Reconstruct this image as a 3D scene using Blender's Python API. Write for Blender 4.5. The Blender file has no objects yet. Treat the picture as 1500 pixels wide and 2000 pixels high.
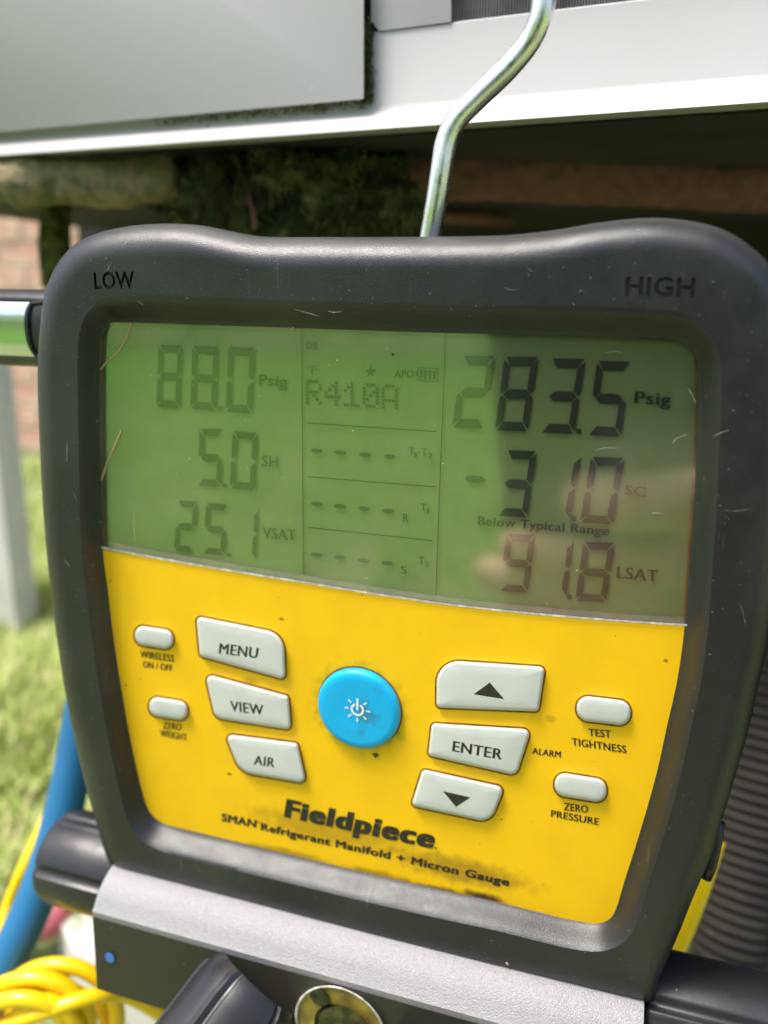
import bpy, bmesh, math, random
from mathutils import Vector, Matrix, noise
random.seed(7)
S = bpy.context.scene
C = S.collection
R = math.radians

# ---------------------------------------------------------------- camera
# axes of the place seen from the lens (image right, image down, forward)
AX = Vector((.9575, .0935, -.2728)).normalized()      # world x
AZ = Vector((.0193, -.9646, -.2631))                  # world z
AZ = (AZ - AX * AZ.dot(AX)).normalized()
AY = AZ.cross(AX)                                     # world y, away from the viewer
def to_world(v): return Vector((v.dot(AX), v.dot(AY), v.dot(AZ)))
D0 = .22
CAM = to_world(Vector((0, 0, 1))) * -D0
cr, cd, cf = to_world(Vector((1, 0, 0))), to_world(Vector((0, 1, 0))), to_world(Vector((0, 0, 1)))
cam = bpy.data.cameras.new('camera'); co = bpy.data.objects.new('camera', cam); C.objects.link(co)
co.matrix_world = Matrix(((cr.x, -cd.x, -cf.x, CAM.x), (cr.y, -cd.y, -cf.y, CAM.y), (cr.z, -cd.z, -cf.z, CAM.z), (0, 0, 0, 1)))
cam.sensor_fit = 'VERTICAL'; cam.sensor_height = 36; cam.lens = 27
cam.clip_start = .008; cam.clip_end = 400
cam.dof.use_dof = True; cam.dof.focus_distance = .213; cam.dof.aperture_fstop = 6.5
S.camera = co
S.render.resolution_x = 768; S.render.resolution_y = 1024

# ---------------------------------------------------------------- daylight
w = bpy.data.worlds.new('World'); S.world = w; w.use_nodes = True
nt = w.node_tree; bg = nt.nodes['Background']
sky = nt.nodes.new('ShaderNodeTexSky'); sky.sky_type = 'NISHITA'; sky.sun_disc = False
SUN_EL, SUN_AZ = 66, 235            # azimuth clockwise from +y: behind the viewer, a little left
sky.sun_elevation = R(SUN_EL); sky.sun_rotation = R(SUN_AZ); sky.dust_density = 4; sky.air_density = 1; sky.ozone_density = .6
nt.links.new(sky.outputs[0], bg.inputs[0]); bg.inputs[1].default_value = .14
sl = bpy.data.lights.new('sun', 'SUN'); so = bpy.data.objects.new('sun', sl); C.objects.link(so)
sl.energy = 2.1; sl.angle = R(16); sl.color = (1, .965, .92)
sd = Vector((math.sin(R(SUN_AZ)) * math.cos(R(SUN_EL)), math.cos(R(SUN_AZ)) * math.cos(R(SUN_EL)), math.sin(R(SUN_EL))))
so.rotation_euler = sd.to_track_quat('Z', 'Y').to_euler()
S.view_settings.view_transform = 'Standard'; S.view_settings.look = 'None'
S.view_settings.exposure = 1.0; S.view_settings.gamma = 1

# ---------------------------------------------------------------- helpers
def ray(px, py): return to_world(Vector(((px - 750) / 1500, (py - 1000) / 1500, 1)))
def F(px, py, off=0):                   # on a plane parallel to the gauge's face, off mm in front of it
    r = ray(px, py); t = (-off / 1000 - CAM.y) / r.y
    return CAM + r * t
def W(px, py, depth): return CAM + ray(px, py) * depth
def PXp(px, py, X):
    r = ray(px, py); return CAM + r * ((X - CAM.x) / r.x)
GZ = -.50
def G(px, py, z=GZ):
    r = ray(px, py); return CAM + r * ((z - CAM.z) / r.z)
DA = Vector((.9948, -.1015, 0)).normalized(); NA = Vector((DA.y, -DA.x, 0))   # NA points at the viewer
A0 = Vector((.06, .075, 0))
def A(px, py, off=0):
    r = ray(px, py); t = ((A0 + NA * off / 1000) - CAM).dot(NA) / r.dot(NA)
    return CAM + r * t

def empty(name, loc, label, cat, group=None):
    o = bpy.data.objects.new(name, None); C.objects.link(o); o.location = loc
    o.empty_display_size = .01
    o['label'] = label; o['category'] = cat
    if group: o['group'] = group
    return o
def link(name, me, mat, parent=None, smooth=True, kind=None, label=None, cat=None):
    if mat: me.materials.append(mat)
    if smooth:
        me.polygons.foreach_set('use_smooth', [True] * len(me.polygons))
    o = bpy.data.objects.new(name, me); C.objects.link(o)
    if parent:
        o.parent = parent
        m = Matrix.Translation(parent.matrix_basis.translation)
        p = parent
        while p.parent: p = p.parent; m = Matrix.Translation(p.matrix_basis.translation) @ m
        o.matrix_parent_inverse = m.inverted()
    if kind: o['kind'] = kind
    if label: o['label'] = label
    if cat: o['category'] = cat
    return o
def mesh(vs, fs, name='m'):
    me = bpy.data.meshes.new(name); me.from_pydata([tuple(v) for v in vs], [], fs); me.update(); return me
def bm_mesh(bm, recalc=True):
    if recalc: bmesh.ops.recalc_face_normals(bm, faces=bm.faces)
    me = bpy.data.meshes.new('m'); bm.to_mesh(me); bm.free(); return me
def sharp(me, deg=35):
    try: me.set_sharp_from_angle(angle=R(deg))
    except Exception: pass
    return me
def orient(vs, f, toward):
    n = Vector()
    for i in range(len(f)):
        a, b = vs[f[i]], vs[f[(i + 1) % len(f)]]; n += a.cross(b)
    return f if n.dot(toward) > 0 else list(reversed(f))
def polys(plist, toward=Vector((0, -1, 0))):
    vs, fs = [], []
    for p in plist:
        b = len(vs); vs += p; fs.append(orient(vs, list(range(b, b + len(p))), toward))
    return mesh(vs, fs)
def loft(loops, cap0=False, cap1=False, closed=True):
    vs, fs = [], []; n = len(loops[0])
    for l in loops: vs += l
    for k in range(len(loops) - 1):
        for i in range(n if closed else n - 1):
            j = (i + 1) % n
            fs.append((k * n + i, k * n + j, (k + 1) * n + j, (k + 1) * n + i))
    if cap0: fs.append(tuple(range(n)))
    if cap1: fs.append(tuple(reversed(range((len(loops) - 1) * n, len(loops) * n))))
    bm = bmesh.new(); bv = [bm.verts.new(v) for v in vs]
    for f in fs: bm.faces.new([bv[i] for i in f])
    return bm_mesh(bm)
def catmull(pts, n=8, closed=False):
    out = []; m = len(pts); g = (lambda i: pts[i % m]) if closed else (lambda i: pts[min(max(i, 0), m - 1)])
    for i in range(m if closed else m - 1):
        p0, p1, p2, p3 = g(i - 1), g(i), g(i + 1), g(i + 2)
        for k in range(n):
            t = k / n
            out.append(p1 * (1 - 3 * t * t + 2 * t ** 3) + p2 * (3 * t * t - 2 * t ** 3)
                       + (p2 - p0) * .5 * (t ** 3 - 2 * t * t + t) + (p3 - p1) * .5 * (t ** 3 - t * t))
    if not closed: out.append(pts[-1])
    return out
def frames(path):
    fr = []; up = Vector((.13, .2, 1)).normalized()
    for i, p in enumerate(path):
        t = (path[min(i + 1, len(path) - 1)] - path[max(i - 1, 0)]).normalized()
        up = (up - t * up.dot(t)).normalized()
        fr.append((p, t, up, t.cross(up)))
    return fr
def tube(path, r, seg=16, caps=True, rf=None):
    loops = []
    for i, (p, t, u, v) in enumerate(frames(path)):
        rr = rf(i) if rf else r
        loops.append([p + (u * math.cos(a) + v * math.sin(a)) * rr for a in [2 * math.pi * k / seg for k in range(seg)]])
    return loft(loops, caps, caps)
def box(bm, p0, p1, rot=None, org=None):
    vs = []
    for x in (p0[0], p1[0]):
        for y in (p0[1], p1[1]):
            for z in (p0[2], p1[2]):
                v = Vector((x, y, z))
                if rot: v = rot @ v
                if org: v = v + org
                vs.append(bm.verts.new(v))
    for f in ((0, 1, 3, 2), (4, 6, 7, 5), (0, 4, 5, 1), (2, 3, 7, 6), (0, 2, 6, 4), (1, 5, 7, 3)):
        bm.faces.new([vs[i] for i in f])
def rounded(poly, n=8):        # poly: (x, y, radius) in pixels -> smooth outline
    out = []; m = len(poly)
    for i in range(m):
        p = Vector(poly[i][:2]); a = Vector(poly[i - 1][:2]); b = Vector(poly[(i + 1) % m][:2])
        da, db = (a - p), (b - p); r = poly[i][2]
        ang = da.angle(db); L = min(r / math.tan(ang / 2), da.length * .499, db.length * .499)
        q0, q1 = p + da.normalized() * L, p + db.normalized() * L
        for k in range(n + 1):
            t = k / n; s = 1 - t
            # rational quadratic: a true arc
            wt = math.sin(ang / 2)
            den = s * s + 2 * s * t * wt + t * t
            out.append((q0 * s * s + p * 2 * s * t * wt + q1 * t * t) / den)
    return out
def inset(loop, d):            # inwards in pixels for a clockwise-on-screen outline
    out = []; m = len(loop)
    cx = sum((p for p in loop), Vector((0, 0))) / m
    for i in range(m):
        t = (loop[(i + 1) % m] - loop[i - 1])
        if t.length < 1e-6: t = loop[(i + 2) % m] - loop[i - 2]
        t.normalize(); n = Vector((-t.y, t.x))
        if n.dot(cx - loop[i]) < 0: n = -n
        out.append(loop[i] + n * d)
    return out

# ---------------------------------------------------------------- materials
def mat(name, col, rough=.5, metal=0, spec=.5, bump=0, bscale=200, var=0, vscale=30, var_col=None, dust=0, dscale=260,
        dust_col=(.6, .6, .52), coat=0, dust2=0, rvar=0, rscale=40, extra=None, vlow=.45, vhigh=.65, detail=4):
    m = bpy.data.materials.new(name); m.use_nodes = True; n = m.node_tree.nodes; l = m.node_tree.links
    b = n['Principled BSDF']; b.inputs['Base Color'].default_value = (*col, 1); b.inputs['Roughness'].default_value = rough
    b.inputs['Metallic'].default_value = metal; b.inputs['Specular IOR Level'].default_value = spec; b.inputs['Coat Weight'].default_value = coat
    tc = n.new('ShaderNodeTexCoord').outputs['Object']; src = None
    def mix(fac, c1, c2):
        x = n.new('ShaderNodeMix'); x.data_type = 'RGBA'
        if isinstance(c1, tuple): x.inputs[6].default_value = (*c1, 1)
        else: l.new(c1, x.inputs[6])
        x.inputs[7].default_value = (*c2, 1); l.new(fac, x.inputs[0]); return x.outputs[2]
    src = tuple(col)
    if var:
        t = n.new('ShaderNodeTexNoise'); t.inputs['Scale'].default_value = vscale; t.inputs['Detail'].default_value = detail; l.new(tc, t.inputs[0])
        mr = n.new('ShaderNodeMapRange'); mr.inputs[1].default_value = vlow; mr.inputs[2].default_value = vhigh; mr.inputs[4].default_value = var; l.new(t.outputs[0], mr.inputs[0])
        src = mix(mr.outputs[0], src, var_col or tuple(c * .5 for c in col))
    for ds, amt in ((dscale, dust), (dscale * 2.7, dust2)):
        if not amt: continue
        v = n.new('ShaderNodeTexVoronoi'); v.inputs['Scale'].default_value = ds; l.new(tc, v.inputs['Vector'])
        # a random radius per cell, clumped by a broad noise
        cl = n.new('ShaderNodeTexNoise'); cl.inputs['Scale'].default_value = ds * .12; l.new(tc, cl.inputs[0])
        sx = n.new('ShaderNodeSeparateColor'); l.new(v.outputs['Color'], sx.inputs[0])
        pw = n.new('ShaderNodeMath'); pw.operation = 'POWER'; l.new(sx.outputs[0], pw.inputs[0]); pw.inputs[1].default_value = 7
        mu = n.new('ShaderNodeMath'); mu.operation = 'MULTIPLY'; l.new(pw.outputs[0], mu.inputs[0]); l.new(cl.outputs[0], mu.inputs[1])
        m2 = n.new('ShaderNodeMath'); m2.operation = 'MULTIPLY'; l.new(mu.outputs[0], m2.inputs[0]); m2.inputs[1].default_value = .24 * min(amt, 1.5)
        lt = n.new('ShaderNodeMath'); lt.operation = 'LESS_THAN'; l.new(v.outputs['Distance'], lt.inputs[0]); l.new(m2.outputs[0], lt.inputs[1])
        m3 = n.new('ShaderNodeMath'); m3.operation = 'MULTIPLY'; l.new(lt.outputs[0], m3.inputs[0]); l.new(sx.outputs[1], m3.inputs[1])
        src = mix(m3.outputs[0], src, dust_col)
    if extra: src = extra(n, l, tc, src, mix)
    if rvar:
        t = n.new('ShaderNodeTexNoise'); t.inputs['Scale'].default_value = rscale; t.inputs['Detail'].default_value = 6; t.inputs['Roughness'].default_value = .65; l.new(tc, t.inputs[0])
        mr = n.new('ShaderNodeMapRange'); mr.inputs[1].default_value = .35; mr.inputs[2].default_value = .65; mr.inputs[3].default_value = rough - rvar; mr.inputs[4].default_value = rough + rvar; l.new(t.outputs[0], mr.inputs[0]); l.new(mr.outputs[0], b.inputs['Roughness'])
    if not isinstance(src, tuple): l.new(src, b.inputs['Base Color'])
    if bump:
        t = n.new('ShaderNodeTexNoise'); t.inputs['Scale'].default_value = bscale; t.inputs['Detail'].default_value = 3; l.new(tc, t.inputs[0])
        bp = n.new('ShaderNodeBump'); bp.inputs['Strength'].default_value = bump; bp.inputs['Distance'].default_value = .0005; l.new(t.outputs[0], bp.inputs['Height']); l.new(bp.outputs[0], b.inputs['Normal'])
    return m
def scratches(n, l, tc, src, mix, scale=60, amt=.35, col=(.35, .35, .33), rot=.6):
    # rare thin marks: a strongly stretched noise, thresholded, gated by a broad noise
    for k in range(2):
        mp = n.new('ShaderNodeMapping'); mp.inputs['Rotation'].default_value = (0, rot + k * 1.1, 0); mp.inputs['Scale'].default_value = (scale * 14, scale, scale); l.new(tc, mp.inputs[0])
        t = n.new('ShaderNodeTexNoise'); t.inputs['Scale'].default_value = 1; t.inputs['Detail'].default_value = 1; l.new(mp.outputs[0], t.inputs[0])
        mr = n.new('ShaderNodeMapRange'); mr.inputs[1].default_value = .765; mr.inputs[2].default_value = .84; mr.inputs[4].default_value = amt; l.new(t.outputs[0], mr.inputs[0])
        src = mix(mr.outputs[0], src, col)
    return src

M = {}
M['rubber'] = mat('black rubber', (.0135, .0150, .0160), .37, spec=.60, rvar=.05, rscale=160, bump=.22, bscale=3300, var=.75, vscale=28, var_col=(.028, .030, .027), dust=.85, dscale=480, dust2=1.5, dust_col=(.36, .36, .31),
                  extra=lambda n, l, tc, s, mix: scratches(n, l, tc, s, mix, 45, .35, (.11, .11, .105)))
M['black'] = mat('black plastic', (.022, .022, .025), .36, rvar=.10, rscale=70, bump=.1, bscale=1500, dust=.9, dscale=380, dust2=.5, dust_col=(.35, .35, .3))
def panel_dirt(n, l, tc, src, mix):
    def blob(x, z, rx, rz, amt, col, src, nz=.5):
        mp = n.new('ShaderNodeMapping'); mp.inputs['Location'].default_value = (-x / rx, 0, -z / rz); mp.inputs['Scale'].default_value = (1 / rx, 0, 1 / rz); l.new(tc, mp.inputs[0])
        ln = n.new('ShaderNodeVectorMath'); ln.operation = 'LENGTH'; l.new(mp.outputs[0], ln.inputs[0])
        t = n.new('ShaderNodeTexNoise'); t.inputs['Scale'].default_value = 260; t.inputs['Detail'].default_value = 5; l.new(tc, t.inputs[0])
        ad = n.new('ShaderNodeMath'); ad.operation = 'MULTIPLY_ADD'; l.new(t.outputs[0], ad.inputs[0]); ad.inputs[1].default_value = nz * 2; l.new(ln.outputs['Value'], ad.inputs[2])
        mr = n.new('ShaderNodeMapRange'); mr.interpolation_type = 'SMOOTHSTEP'; mr.inputs[1].default_value = 1.1 + nz; mr.inputs[2].default_value = .35 + nz; mr.inputs[3].default_value = 0; mr.inputs[4].default_value = amt; l.new(ad.outputs[0], mr.inputs[0])
        return mix(mr.outputs[0], src, col)
    c = lambda px, py: F(px, py)
    for px, py, rx, rz, a in ((700, 1384, .0165, .0165, .7), (945, 1753, .0085, .0026, 1), (860, 1740, .012, .0022, .8), (740, 1712, .016, .0030, .6), (900, 1700, .026, .0060, .55), (640, 1620, .034, .0070, .42), (560, 1668, .020, .0026, .5), (448, 1512, .0013, .0009, .9), (733, 1474, .0015, .0008, 1),
                              (1300, 1290, .0009, .0008, .7), (550, 1209, .0009, .0006, .7), (1075, 1403, .002, .0016, .3), (471, 1266, .0165, .0105, .16), (494, 1370, .0155, .009, .16), (519, 1482, .0150, .008, .16), (955, 1342, .0175, .0085, .2), (932, 1468, .0165, .0085, .22), (900, 1553, .0165, .0080, .22), (490, 1330, .004, .0015, .3)):
        p = c(px, py); src = blob(p.x, p.z, rx, rz, a, (.10, .052, .012), src)
    return src
M['yellow'] = mat('yellow printed overlay', (.92, .545, .006), .5, spec=.3, bump=.1, bscale=1500, var=.28, vscale=60, var_col=(.74, .43, .008), dust=1.0, dscale=330, dust_col=(.16, .08, .02), dust2=.5, extra=panel_dirt)
M['key'] = mat('pale grey rubber key', (.60, .62, .585), .45, bump=.1, bscale=1500, var=.25, vscale=140, var_col=(.50, .50, .44), dust=.7, dscale=420, dust_col=(.25, .2, .12))
M['seat'] = mat('grimy key gap', (.26, .095, .008), .8, var=.9, vscale=220, var_col=(.07, .03, .01))
M['blue'] = mat('cyan button plastic', (.001, .42, .80), .38, rvar=.1, rscale=150, bump=.08, bscale=900, var=.6, vscale=130, var_col=(.03, .16, .26), vlow=.58, vhigh=.72, dust=.9, dscale=450, dust_col=(.3, .28, .2), dust2=.6)
M['ink'] = mat('black ink', (.018, .017, .013), .5, var=.5, vscale=900, var_col=(.055, .045, .02))
M['brandink'] = mat('worn black ink', (.018, .017, .013), .5, var=.7, vscale=500, var_col=(.075, .055, .015), vlow=.5)
M['white'] = mat('white ink', (.85, .88, .88), .5)
M['lcd'] = mat('reflective screen back', (.168, .225, .092), .5, var=.15, vscale=12, var_col=(.152, .203, .083))
M['seg'] = mat('liquid crystal segment', (.013, .022, .016), .5)
M['segfaint'] = mat('faint liquid crystal mark', (.065, .08, .04), .5)
M['gasket'] = mat('orange gasket', (.20, .075, .012), .5, var=.8, vscale=300, var_col=(.06, .04, .015))
M['lensedge'] = mat('polished lens edge', (.40, .38, .32), .22, spec=.8, var=.8, vscale=500, var_col=(.75, .72, .62))
M['lensside'] = mat('clear lens side', (.085, .078, .05), .25, spec=.8, var=.7, vscale=160, var_col=(.15, .13, .09))
M['alu'] = mat('textured grey powder coat', (.26, .255, .26), .36, metal=.2, bump=.6, bscale=2700, var=.7, vscale=3000, var_col=(.36, .355, .355), dust=.5, dscale=380, detail=1)
M['aludark'] = mat('shade-dark manifold face', (.030, .028, .018), .5, bump=.15, bscale=1500, dust=1.1, dscale=420, dust2=.9, dust_col=(.4, .4, .32))
M['bluedot'] = mat('blue enamel dot', (.05, .18, .48), .4, dust=.6, dscale=500)
M['chrome'] = mat('chrome rod', (.93, .93, .92), .30, metal=1, bump=.08, bscale=900, rvar=.06, rscale=300)
M['chromeplate'] = mat('polished steel plate', (.72, .74, .72), .12, metal=1, bump=.05, bscale=500)
M['amber'] = mat('amber sight glass ring', (.33, .25, .03), .35, spec=.6, var=.9, vscale=110, var_col=(.14, .09, .025), dust=1, dscale=420)
M['ambdark'] = mat('dark inside of sight glass', (.020, .022, .008), .25, var=.8, vscale=260, var_col=(.075, .07, .02))
M['casing'] = mat('grey painted sheet metal', (.39, .388, .38), .42, bump=.05, bscale=400, var=.2, vscale=14, var_col=(.35, .348, .335), dust=1.3, dscale=130, dust_col=(.8, .8, .74), dust2=.6,
                  extra=lambda n, l, tc, s, mix: scratches(n, l, tc, s, mix, 22, .3, (.7, .7, .66), .2))
M['rail'] = mat('pale base rail paint', (.47, .46, .455), .4, bump=.05, bscale=400, var=.3, vscale=12, var_col=(.41, .40, .38), dust=.8, dscale=140, dust_col=(.3, .26, .2), dust2=.5)
M['casedark'] = mat('darker casing paint', (.36, .355, .36), .45, var=.3, vscale=20, dust=.9, dscale=150, dust_col=(.6, .6, .5))  # slightly darker grey than the side panel
M['moss'] = mat('moss', (.050, .062, .014), 1, bump=1, bscale=300, var=1, vscale=90, var_col=(.10, .085, .035))
M['mossdark'] = mat('dark wet moss', (.05, .062, .020), 1, bump=1, bscale=260, var=1, vscale=110, vlow=.48, vhigh=.58, var_col=(.17, .18, .065))
M['fin'] = mat('coil fin metal', (.28, .25, .23), .4, metal=.5, var=.8, vscale=90, var_col=(.12, .10, .09))
M['rust'] = mat('rusty brown steel', (.19, .080, .068), .8, bump=1, bscale=300, var=.8, vscale=170, vlow=.42, vhigh=.62, detail=6, var_col=(.115, .052, .046), dust=1, dscale=160, dust_col=(.12, .1, .05))
M['rustred'] = mat('red brown pipe', (.15, .05, .035), .6, bump=.4, bscale=200, var=.8, vscale=50, var_col=(.06, .04, .03))
M['timber'] = mat('mossy weathered timber', (.24, .19, .10), .95, bump=1, bscale=220, var=1, vscale=120, vlow=.42, vhigh=.62, detail=7, var_col=(.11, .11, .05), dust=1.5, dscale=220, dust_col=(.34, .32, .18))
M['pan'] = mat('shade-dark underside metal', (.03, .026, .024), .8, bump=.6, bscale=90, var=.8, vscale=20, var_col=(.014, .012, .012))  # near-black colour puts the shade under the unit into the metal
M['wall'] = mat('shade-dark render', (.035, .026, .021), .9, bump=1, bscale=60, var=.9, vscale=14, var_col=(.018, .015, .012))  # base colour kept very dark to stand in for shade behind the unit
M['mortar'] = mat('pale mortar', (.78, .70, .58), .95, bump=.5, bscale=80, var=.5, vscale=8)
M['brick'] = mat('pinkish brick', (.58, .33, .24), .9, bump=.8, bscale=90, var=.9, vscale=13, var_col=(.72, .56, .44))
M['post'] = mat('light grey painted post', (.66, .64, .62), .5, var=.3, vscale=10)
M['earth'] = mat('lawn soil', (.18, .235, .085), 1, bump=1, bscale=40, var=.9, vscale=7, var_col=(.26, .28, .12))
M['concrete'] = mat('pale concrete', (.66, .64, .60), .9, bump=.6, bscale=60, var=.5, vscale=12, var_col=(.45, .42, .36))
M['hoseblue'] = mat('blue rubber hose', (.02, .15, .33), .42, spec=.4, bump=.1, bscale=600, dust=.5, dscale=250)
M['hoseyellow'] = mat('yellow rubber hose', (.90, .60, .003), .33, spec=.5, coat=.25, bump=.05, bscale=500)
M['hosered'] = mat('red rubber hose', (.42, .10, .12), .6)
M['conduit'] = mat('dusty grey corrugated conduit', (.036, .029, .026), .8, bump=.5, bscale=300, var=.8, vscale=60, var_col=(.05, .04, .032), dust=1, dscale=220, dust_col=(.25, .2, .14))
M['straw'] = mat('straw-coloured streak', (.45, .38, .16), .7)
M['case'] = mat('black phone case', (.01, .01, .011), .5)
M['skin'] = mat('skin', (.88, .52, .42), .5, var=.3, vscale=60, var_col=(.86, .44, .36), bump=.2, bscale=400)
M['jacket'] = mat('dark jacket cloth', (.03, .032, .028), .9, bump=.5, bscale=300)
M['crumb'] = mat('dry crumb', (.5, .33, .1), .8)

def grass_mat(name, c1, c2, c3):
    m = bpy.data.materials.new(name); m.use_nodes = True; n = m.node_tree.nodes; l = m.node_tree.links; b = n['Principled BSDF']
    g = n.new('ShaderNodeNewGeometry'); r = n.new('ShaderNodeValToRGB'); l.new(g.outputs['Random Per Island'], r.inputs[0])
    r.color_ramp.elements[0].color = (*c1, 1); r.color_ramp.elements[1].color = (*c3, 1)
    e = r.color_ramp.elements.new(.6); e.color = (*c2, 1)
    l.new(r.outputs[0], b.inputs['Base Color']); b.inputs['Roughness'].default_value = .6; b.inputs['Specular IOR Level'].default_value = .3
    tr = n.new('ShaderNodeBsdfTranslucent'); l.new(r.outputs[0], tr.inputs[0]); mx = n.new('ShaderNodeMixShader'); mx.inputs[0].default_value = .35
    l.new(b.outputs[0], mx.inputs[1]); l.new(tr.outputs[0], mx.inputs[2]); l.new(mx.outputs[0], n['Material Output'].inputs[0])
    return m
M['grass'] = grass_mat('grass blades', (.36, .48, .12), (.58, .67, .22), (.76, .68, .42))
M['leaf'] = grass_mat('hedge leaves', (.20, .46, .08), (.34, .64, .13), (.45, .68, .18))
def lens_mat():
    m = bpy.data.materials.new('clear cover lens'); m.use_nodes = True; n = m.node_tree.nodes; l = m.node_tree.links; n.remove(n['Principled BSDF'])
    t = n.new('ShaderNodeBsdfTransparent'); t.inputs[0].default_value = (.97, .97, .93, 1)
    g = n.new('ShaderNodeBsdfAnisotropic'); g.inputs['Roughness'].default_value = .085; g.inputs[0].default_value = (.96, 1, .80, 1)
    fr = n.new('ShaderNodeFresnel'); ge = n.new('ShaderNodeNewGeometry'); io = n.new('ShaderNodeMapRange')   # same reflectance from either side: a thin sheet
    io.inputs[3].default_value = LENS_IOR; io.inputs[4].default_value = 1 / LENS_IOR; l.new(ge.outputs['Backfacing'], io.inputs[0]); l.new(io.outputs[0], fr.inputs[0])
    # dried specks and smears on the lens
    tc = n.new('ShaderNodeTexCoord').outputs['Object']
    v = n.new('ShaderNodeTexVoronoi'); v.inputs['Scale'].default_value = 420; l.new(tc, v.inputs['Vector'])
    sx = n.new('ShaderNodeSeparateColor'); l.new(v.outputs['Color'], sx.inputs[0])
    pw = n.new('ShaderNodeMath'); pw.operation = 'POWER'; l.new(sx.outputs[0], pw.inputs[0]); pw.inputs[1].default_value = 6
    cl = n.new('ShaderNodeTexNoise'); cl.inputs['Scale'].default_value = 40; l.new(tc, cl.inputs[0])
    mu = n.new('ShaderNodeMath'); mu.operation = 'MULTIPLY'; l.new(pw.outputs[0], mu.inputs[0]); l.new(cl.outputs[0], mu.inputs[1])
    m2 = n.new('ShaderNodeMath'); m2.operation = 'MULTIPLY'; l.new(mu.outputs[0], m2.inputs[0]); m2.inputs[1].default_value = .22
    lt = n.new('ShaderNodeMath'); lt.operation = 'LESS_THAN'; l.new(v.outputs['Distance'], lt.inputs[0]); l.new(m2.outputs[0], lt.inputs[1])
    df = n.new('ShaderNodeBsdfDiffuse'); df.inputs[0].default_value = (.5, .5, .42, 1)
    sm = n.new('ShaderNodeTexNoise'); sm.inputs['Scale'].default_value = 28; sm.inputs['Detail'].default_value = 6; l.new(tc, sm.inputs[0])
    mr = n.new('ShaderNodeMapRange'); mr.inputs[1].default_value = .5; mr.inputs[2].default_value = .8; mr.inputs[4].default_value = .10; l.new(sm.outputs[0], mr.inputs[0])
    mx = n.new('ShaderNodeMath'); mx.operation = 'MAXIMUM'; l.new(mr.outputs[0], mx.inputs[1])
    m4 = n.new('ShaderNodeMath'); m4.operation = 'MULTIPLY'; l.new(lt.outputs[0], m4.inputs[0]); l.new(sx.outputs[1], m4.inputs[1]); l.new(m4.outputs[0], mx.inputs[0])
    a = n.new('ShaderNodeMixShader'); l.new(fr.outputs[0], a.inputs[0]); l.new(t.outputs[0], a.inputs[1]); l.new(g.outputs[0], a.inputs[2])
    b = n.new('ShaderNodeMixShader'); l.new(mx.outputs[0], b.inputs[0]); l.new(a.outputs[0], b.inputs[1]); l.new(df.outputs[0], b.inputs[2])
    l.new(b.outputs[0], n['Material Output'].inputs[0]); return m
LENS_IOR = 3.0
M['lens'] = lens_mat()

# ================================================================ THE SETTING
bm = bmesh.new()
bmesh.ops.create_grid(bm, x_segments=60, y_segments=60, size=150)
for v in bm.verts: v.co.z = GZ
link('ground', bm_mesh(bm), M['earth'], kind='structure')

def bank(name, pts, z, mt, th=.05):
    lo = [Vector((p.x, p.y, GZ - .02)) for p in pts]; hi = [Vector((p.x, p.y, z)) for p in pts]
    return loft([lo, hi], True, True)
# pale concrete kerb showing left of the manifold
sl_pts = [G(90, 1795), G(210, 1755), G(500, 1720), G(600, 2100), G(330, 2060), G(150, 1930)]
me = bank('slab', sl_pts, GZ + .04, None); link('concrete_path', me, M['concrete'], kind='structure', smooth=False)

# ---- brick wall far left behind, every brick a part
WY = 2.05; wr = Matrix.Rotation(R(-3), 3, 'Z'); worg = Vector((-1.6, WY, GZ))
wall = empty('brick_wall', worg, 'sunlit pinkish brick wall far behind the left edge of the gauge', 'wall')
bm = bmesh.new(); box(bm, (-1.6, .012, 0), (1.6, .22, 1.5), wr, worg); link('mortar', bm_mesh(bm), M['mortar'], wall, smooth=False)
bm = bmesh.new(); box(bm, (-.112, 0, -.034), (.112, .05, .034)); bmesh.ops.bevel(bm, geom=bm.edges[:], offset=.004, segments=1, affect='EDGES'); bme = bm_mesh(bm); bme.materials.append(M['brick'])
for r_ in range(17):
    for c_ in range(13):
        x = -1.48 + c_ * .236 + (.118 if r_ % 2 else 0)
        if x > 1.48: continue
        o = bpy.data.objects.new('brick', bme); C.objects.link(o); o.parent = wall
        o.location = wr @ Vector((x, random.uniform(-.003, .004), .05 + r_ * .080)); o.rotation_euler = (0, random.uniform(-.01, .01), R(-3))

# ---- added rendered wall close behind the casing, shade put into its dark colour
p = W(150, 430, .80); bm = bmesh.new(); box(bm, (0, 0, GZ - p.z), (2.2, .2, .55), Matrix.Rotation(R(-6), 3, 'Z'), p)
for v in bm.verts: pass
link('house_wall', bm_mesh(bm), M['wall'], smooth=False, label='added rendered wall behind the outdoor unit, its shade put into a dark colour', cat='wall')

# ---- light grey post, left edge
b0 = G(84, 1238); bm = bmesh.new(); h = 0
top = CAM + ray(22, 600) * ((b0 - CAM).length / ray(22, 600).length)
box(bm, (-.16, -.05, 0), (0, 0, top.z - b0.z), None, b0)
bmesh.ops.bevel(bm, geom=bm.edges[:], offset=.006, segments=2, affect='EDGES')
link('grey_post', bm_mesh(bm), M['post'], smooth=False, label='light grey painted upright standing in the grass at the left edge', cat='post')

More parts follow.
